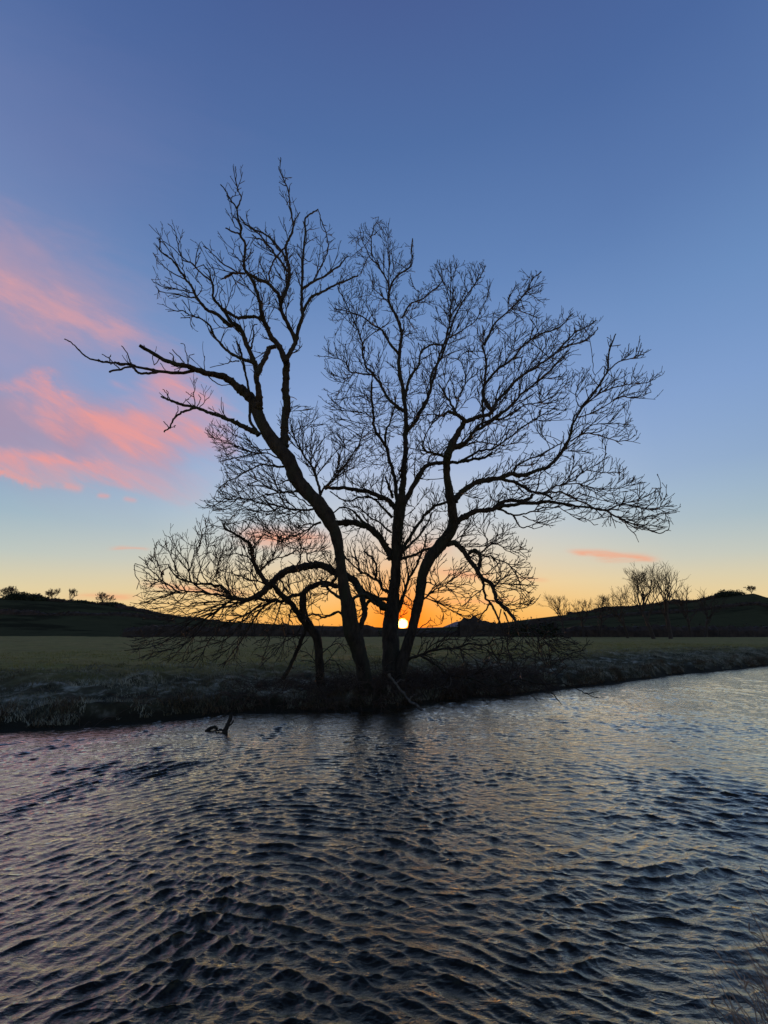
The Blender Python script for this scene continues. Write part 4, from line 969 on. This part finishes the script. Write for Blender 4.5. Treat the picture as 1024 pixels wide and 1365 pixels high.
fineR = N.ramp(fine, [(0.30, g3(0.35)), (0.62, g3(1))])
def lay(sky, mask, k, colr): return N.mix(N.m('MULTIPLY', N.m('MULTIPLY', mask, k), vis), sky, colr)
sky = lay(sky, addm(gauss((-200,60),(150,330),0.55), sc(0.7, gauss((60,420),(330,520),0.16))), 0.13, srgb(176,158,190))
sky = lay(sky, addm(gauss((-260,220),(150,430),0.14), sc(0.6, gauss((-200,420),(120,470),0.12))), 0.62, srgb(190,156,176))
sky = lay(sky, N.m('MULTIPLY', gauss((-120,330),(205,468),0.045), fineR), 0.75, srgb(226,164,168))
sky = lay(sky, addm(gauss((-300,470),(150,600),0.12), sc(0.6, gauss((100,560),(270,600),0.08))), 0.9, srgb(172,150,176))
sky = lay(sky, N.m('MULTIPLY', addm(gauss((-300,575),(235,640),0.034), gauss((60,535),(235,605),0.045), sc(0.8, gauss((20,500),(100,535),0.022)), sc(0.9, gauss((170,550),(285,590),0.05)), sc(0.85, gauss((190,498),(300,545),0.045))), fineR), 0.82, srgb(246,160,152))
sky = lay(sky, N.m('MULTIPLY', addm(gauss((-200,610),(75,642),0.014), sc(0.8, gauss((85,646),(110,652),0.010,0)), sc(0.8, gauss((130,660),(146,662),0.006,0)), sc(0.6, gauss((165,664),(182,668),0.006,0))), fineR), 0.8, srgb(246,162,150))
wz = N.noise(N.mapping(cv.outputs[0], scale=(3.0,16.0,1), loc=(1,4,0)), 2.4, 6, 0.6, 0.3)
wS = w_; w_ = N.m('ADD', w_, N.m('MULTIPLY', N.m('SUBTRACT', wz, 0.5), 0.03)); G0 = lambda p, q, wd: gauss(p, q, wd, 0)
sm = addm(G0((762,735),(822,741),0.008), G0((800,741),(872,744),0.009), G0((320,712),(440,722),0.022), sc(0.8, G0((100,796),(180,795),0.006)), sc(0.6, G0((150,731),(196,731),0.005)), sc(0.9, G0((580,764),(650,769),0.009)),
          sc(0.4, G0((690,770),(730,773),0.006)), sc(0.5, G0((540,735),(600,728),0.02)), sc(0.7, G0((200,778),(330,792),0.008)), sc(0.6, G0((590,803),(690,800),0.006)))
sky = lay(sky, N.m('MULTIPLY', sm, N.ramp(wz, [(0.30, g3(0.4)), (0.6, g3(1))])), 0.85, srgb(252,162,122))
# sun disc
disc = N.m('SUBTRACT', 1.0, N.m('DIVIDE', N.m('SUBTRACT', ang, math.radians(0.34)), math.radians(0.38)), clamp=True)
corona = N.m('EXPONENT', N.m('MULTIPLY', N.m('POWER', N.m('DIVIDE', ang, math.radians(1.5)), 1.2), -1.0))
sky = N.mix(N.m('MULTIPLY', corona, 0.9), sky, (2.6, 0.27, 0.008, 1))
sky = N.mix(disc, sky, (16, 9, 2.2, 1))
# physically based sky underneath
nsk = N.node('ShaderNodeTexSky', sky_type='NISHITA'); nsk.sun_disc = False; nsk.sun_elevation = elev; nsk.sun_rotation = azim
nis = N.vm('SCALE', nsk.outputs[0]); nis.node.inputs[3].default_value = 0.10
sky = N.mix(0.06, sky, nis)
bg = N.node('ShaderNodeBackground'); N.link(sky, bg.inputs[0]); bg.inputs[1].default_value = 1.0
ow = N.node('ShaderNodeOutputWorld'); N.link(bg.outputs[0], ow.inputs[0])

scene.view_settings.view_transform = 'Standard'; scene.view_settings.look = 'None'; scene.view_settings.exposure = 0; scene.view_settings.gamma = 1
scene.cycles.max_bounces = 6; scene.cycles.sample_clamp_indirect = 4; scene.cycles.caustics_reflective = False
scene.cycles.sample_clamp_direct = 6
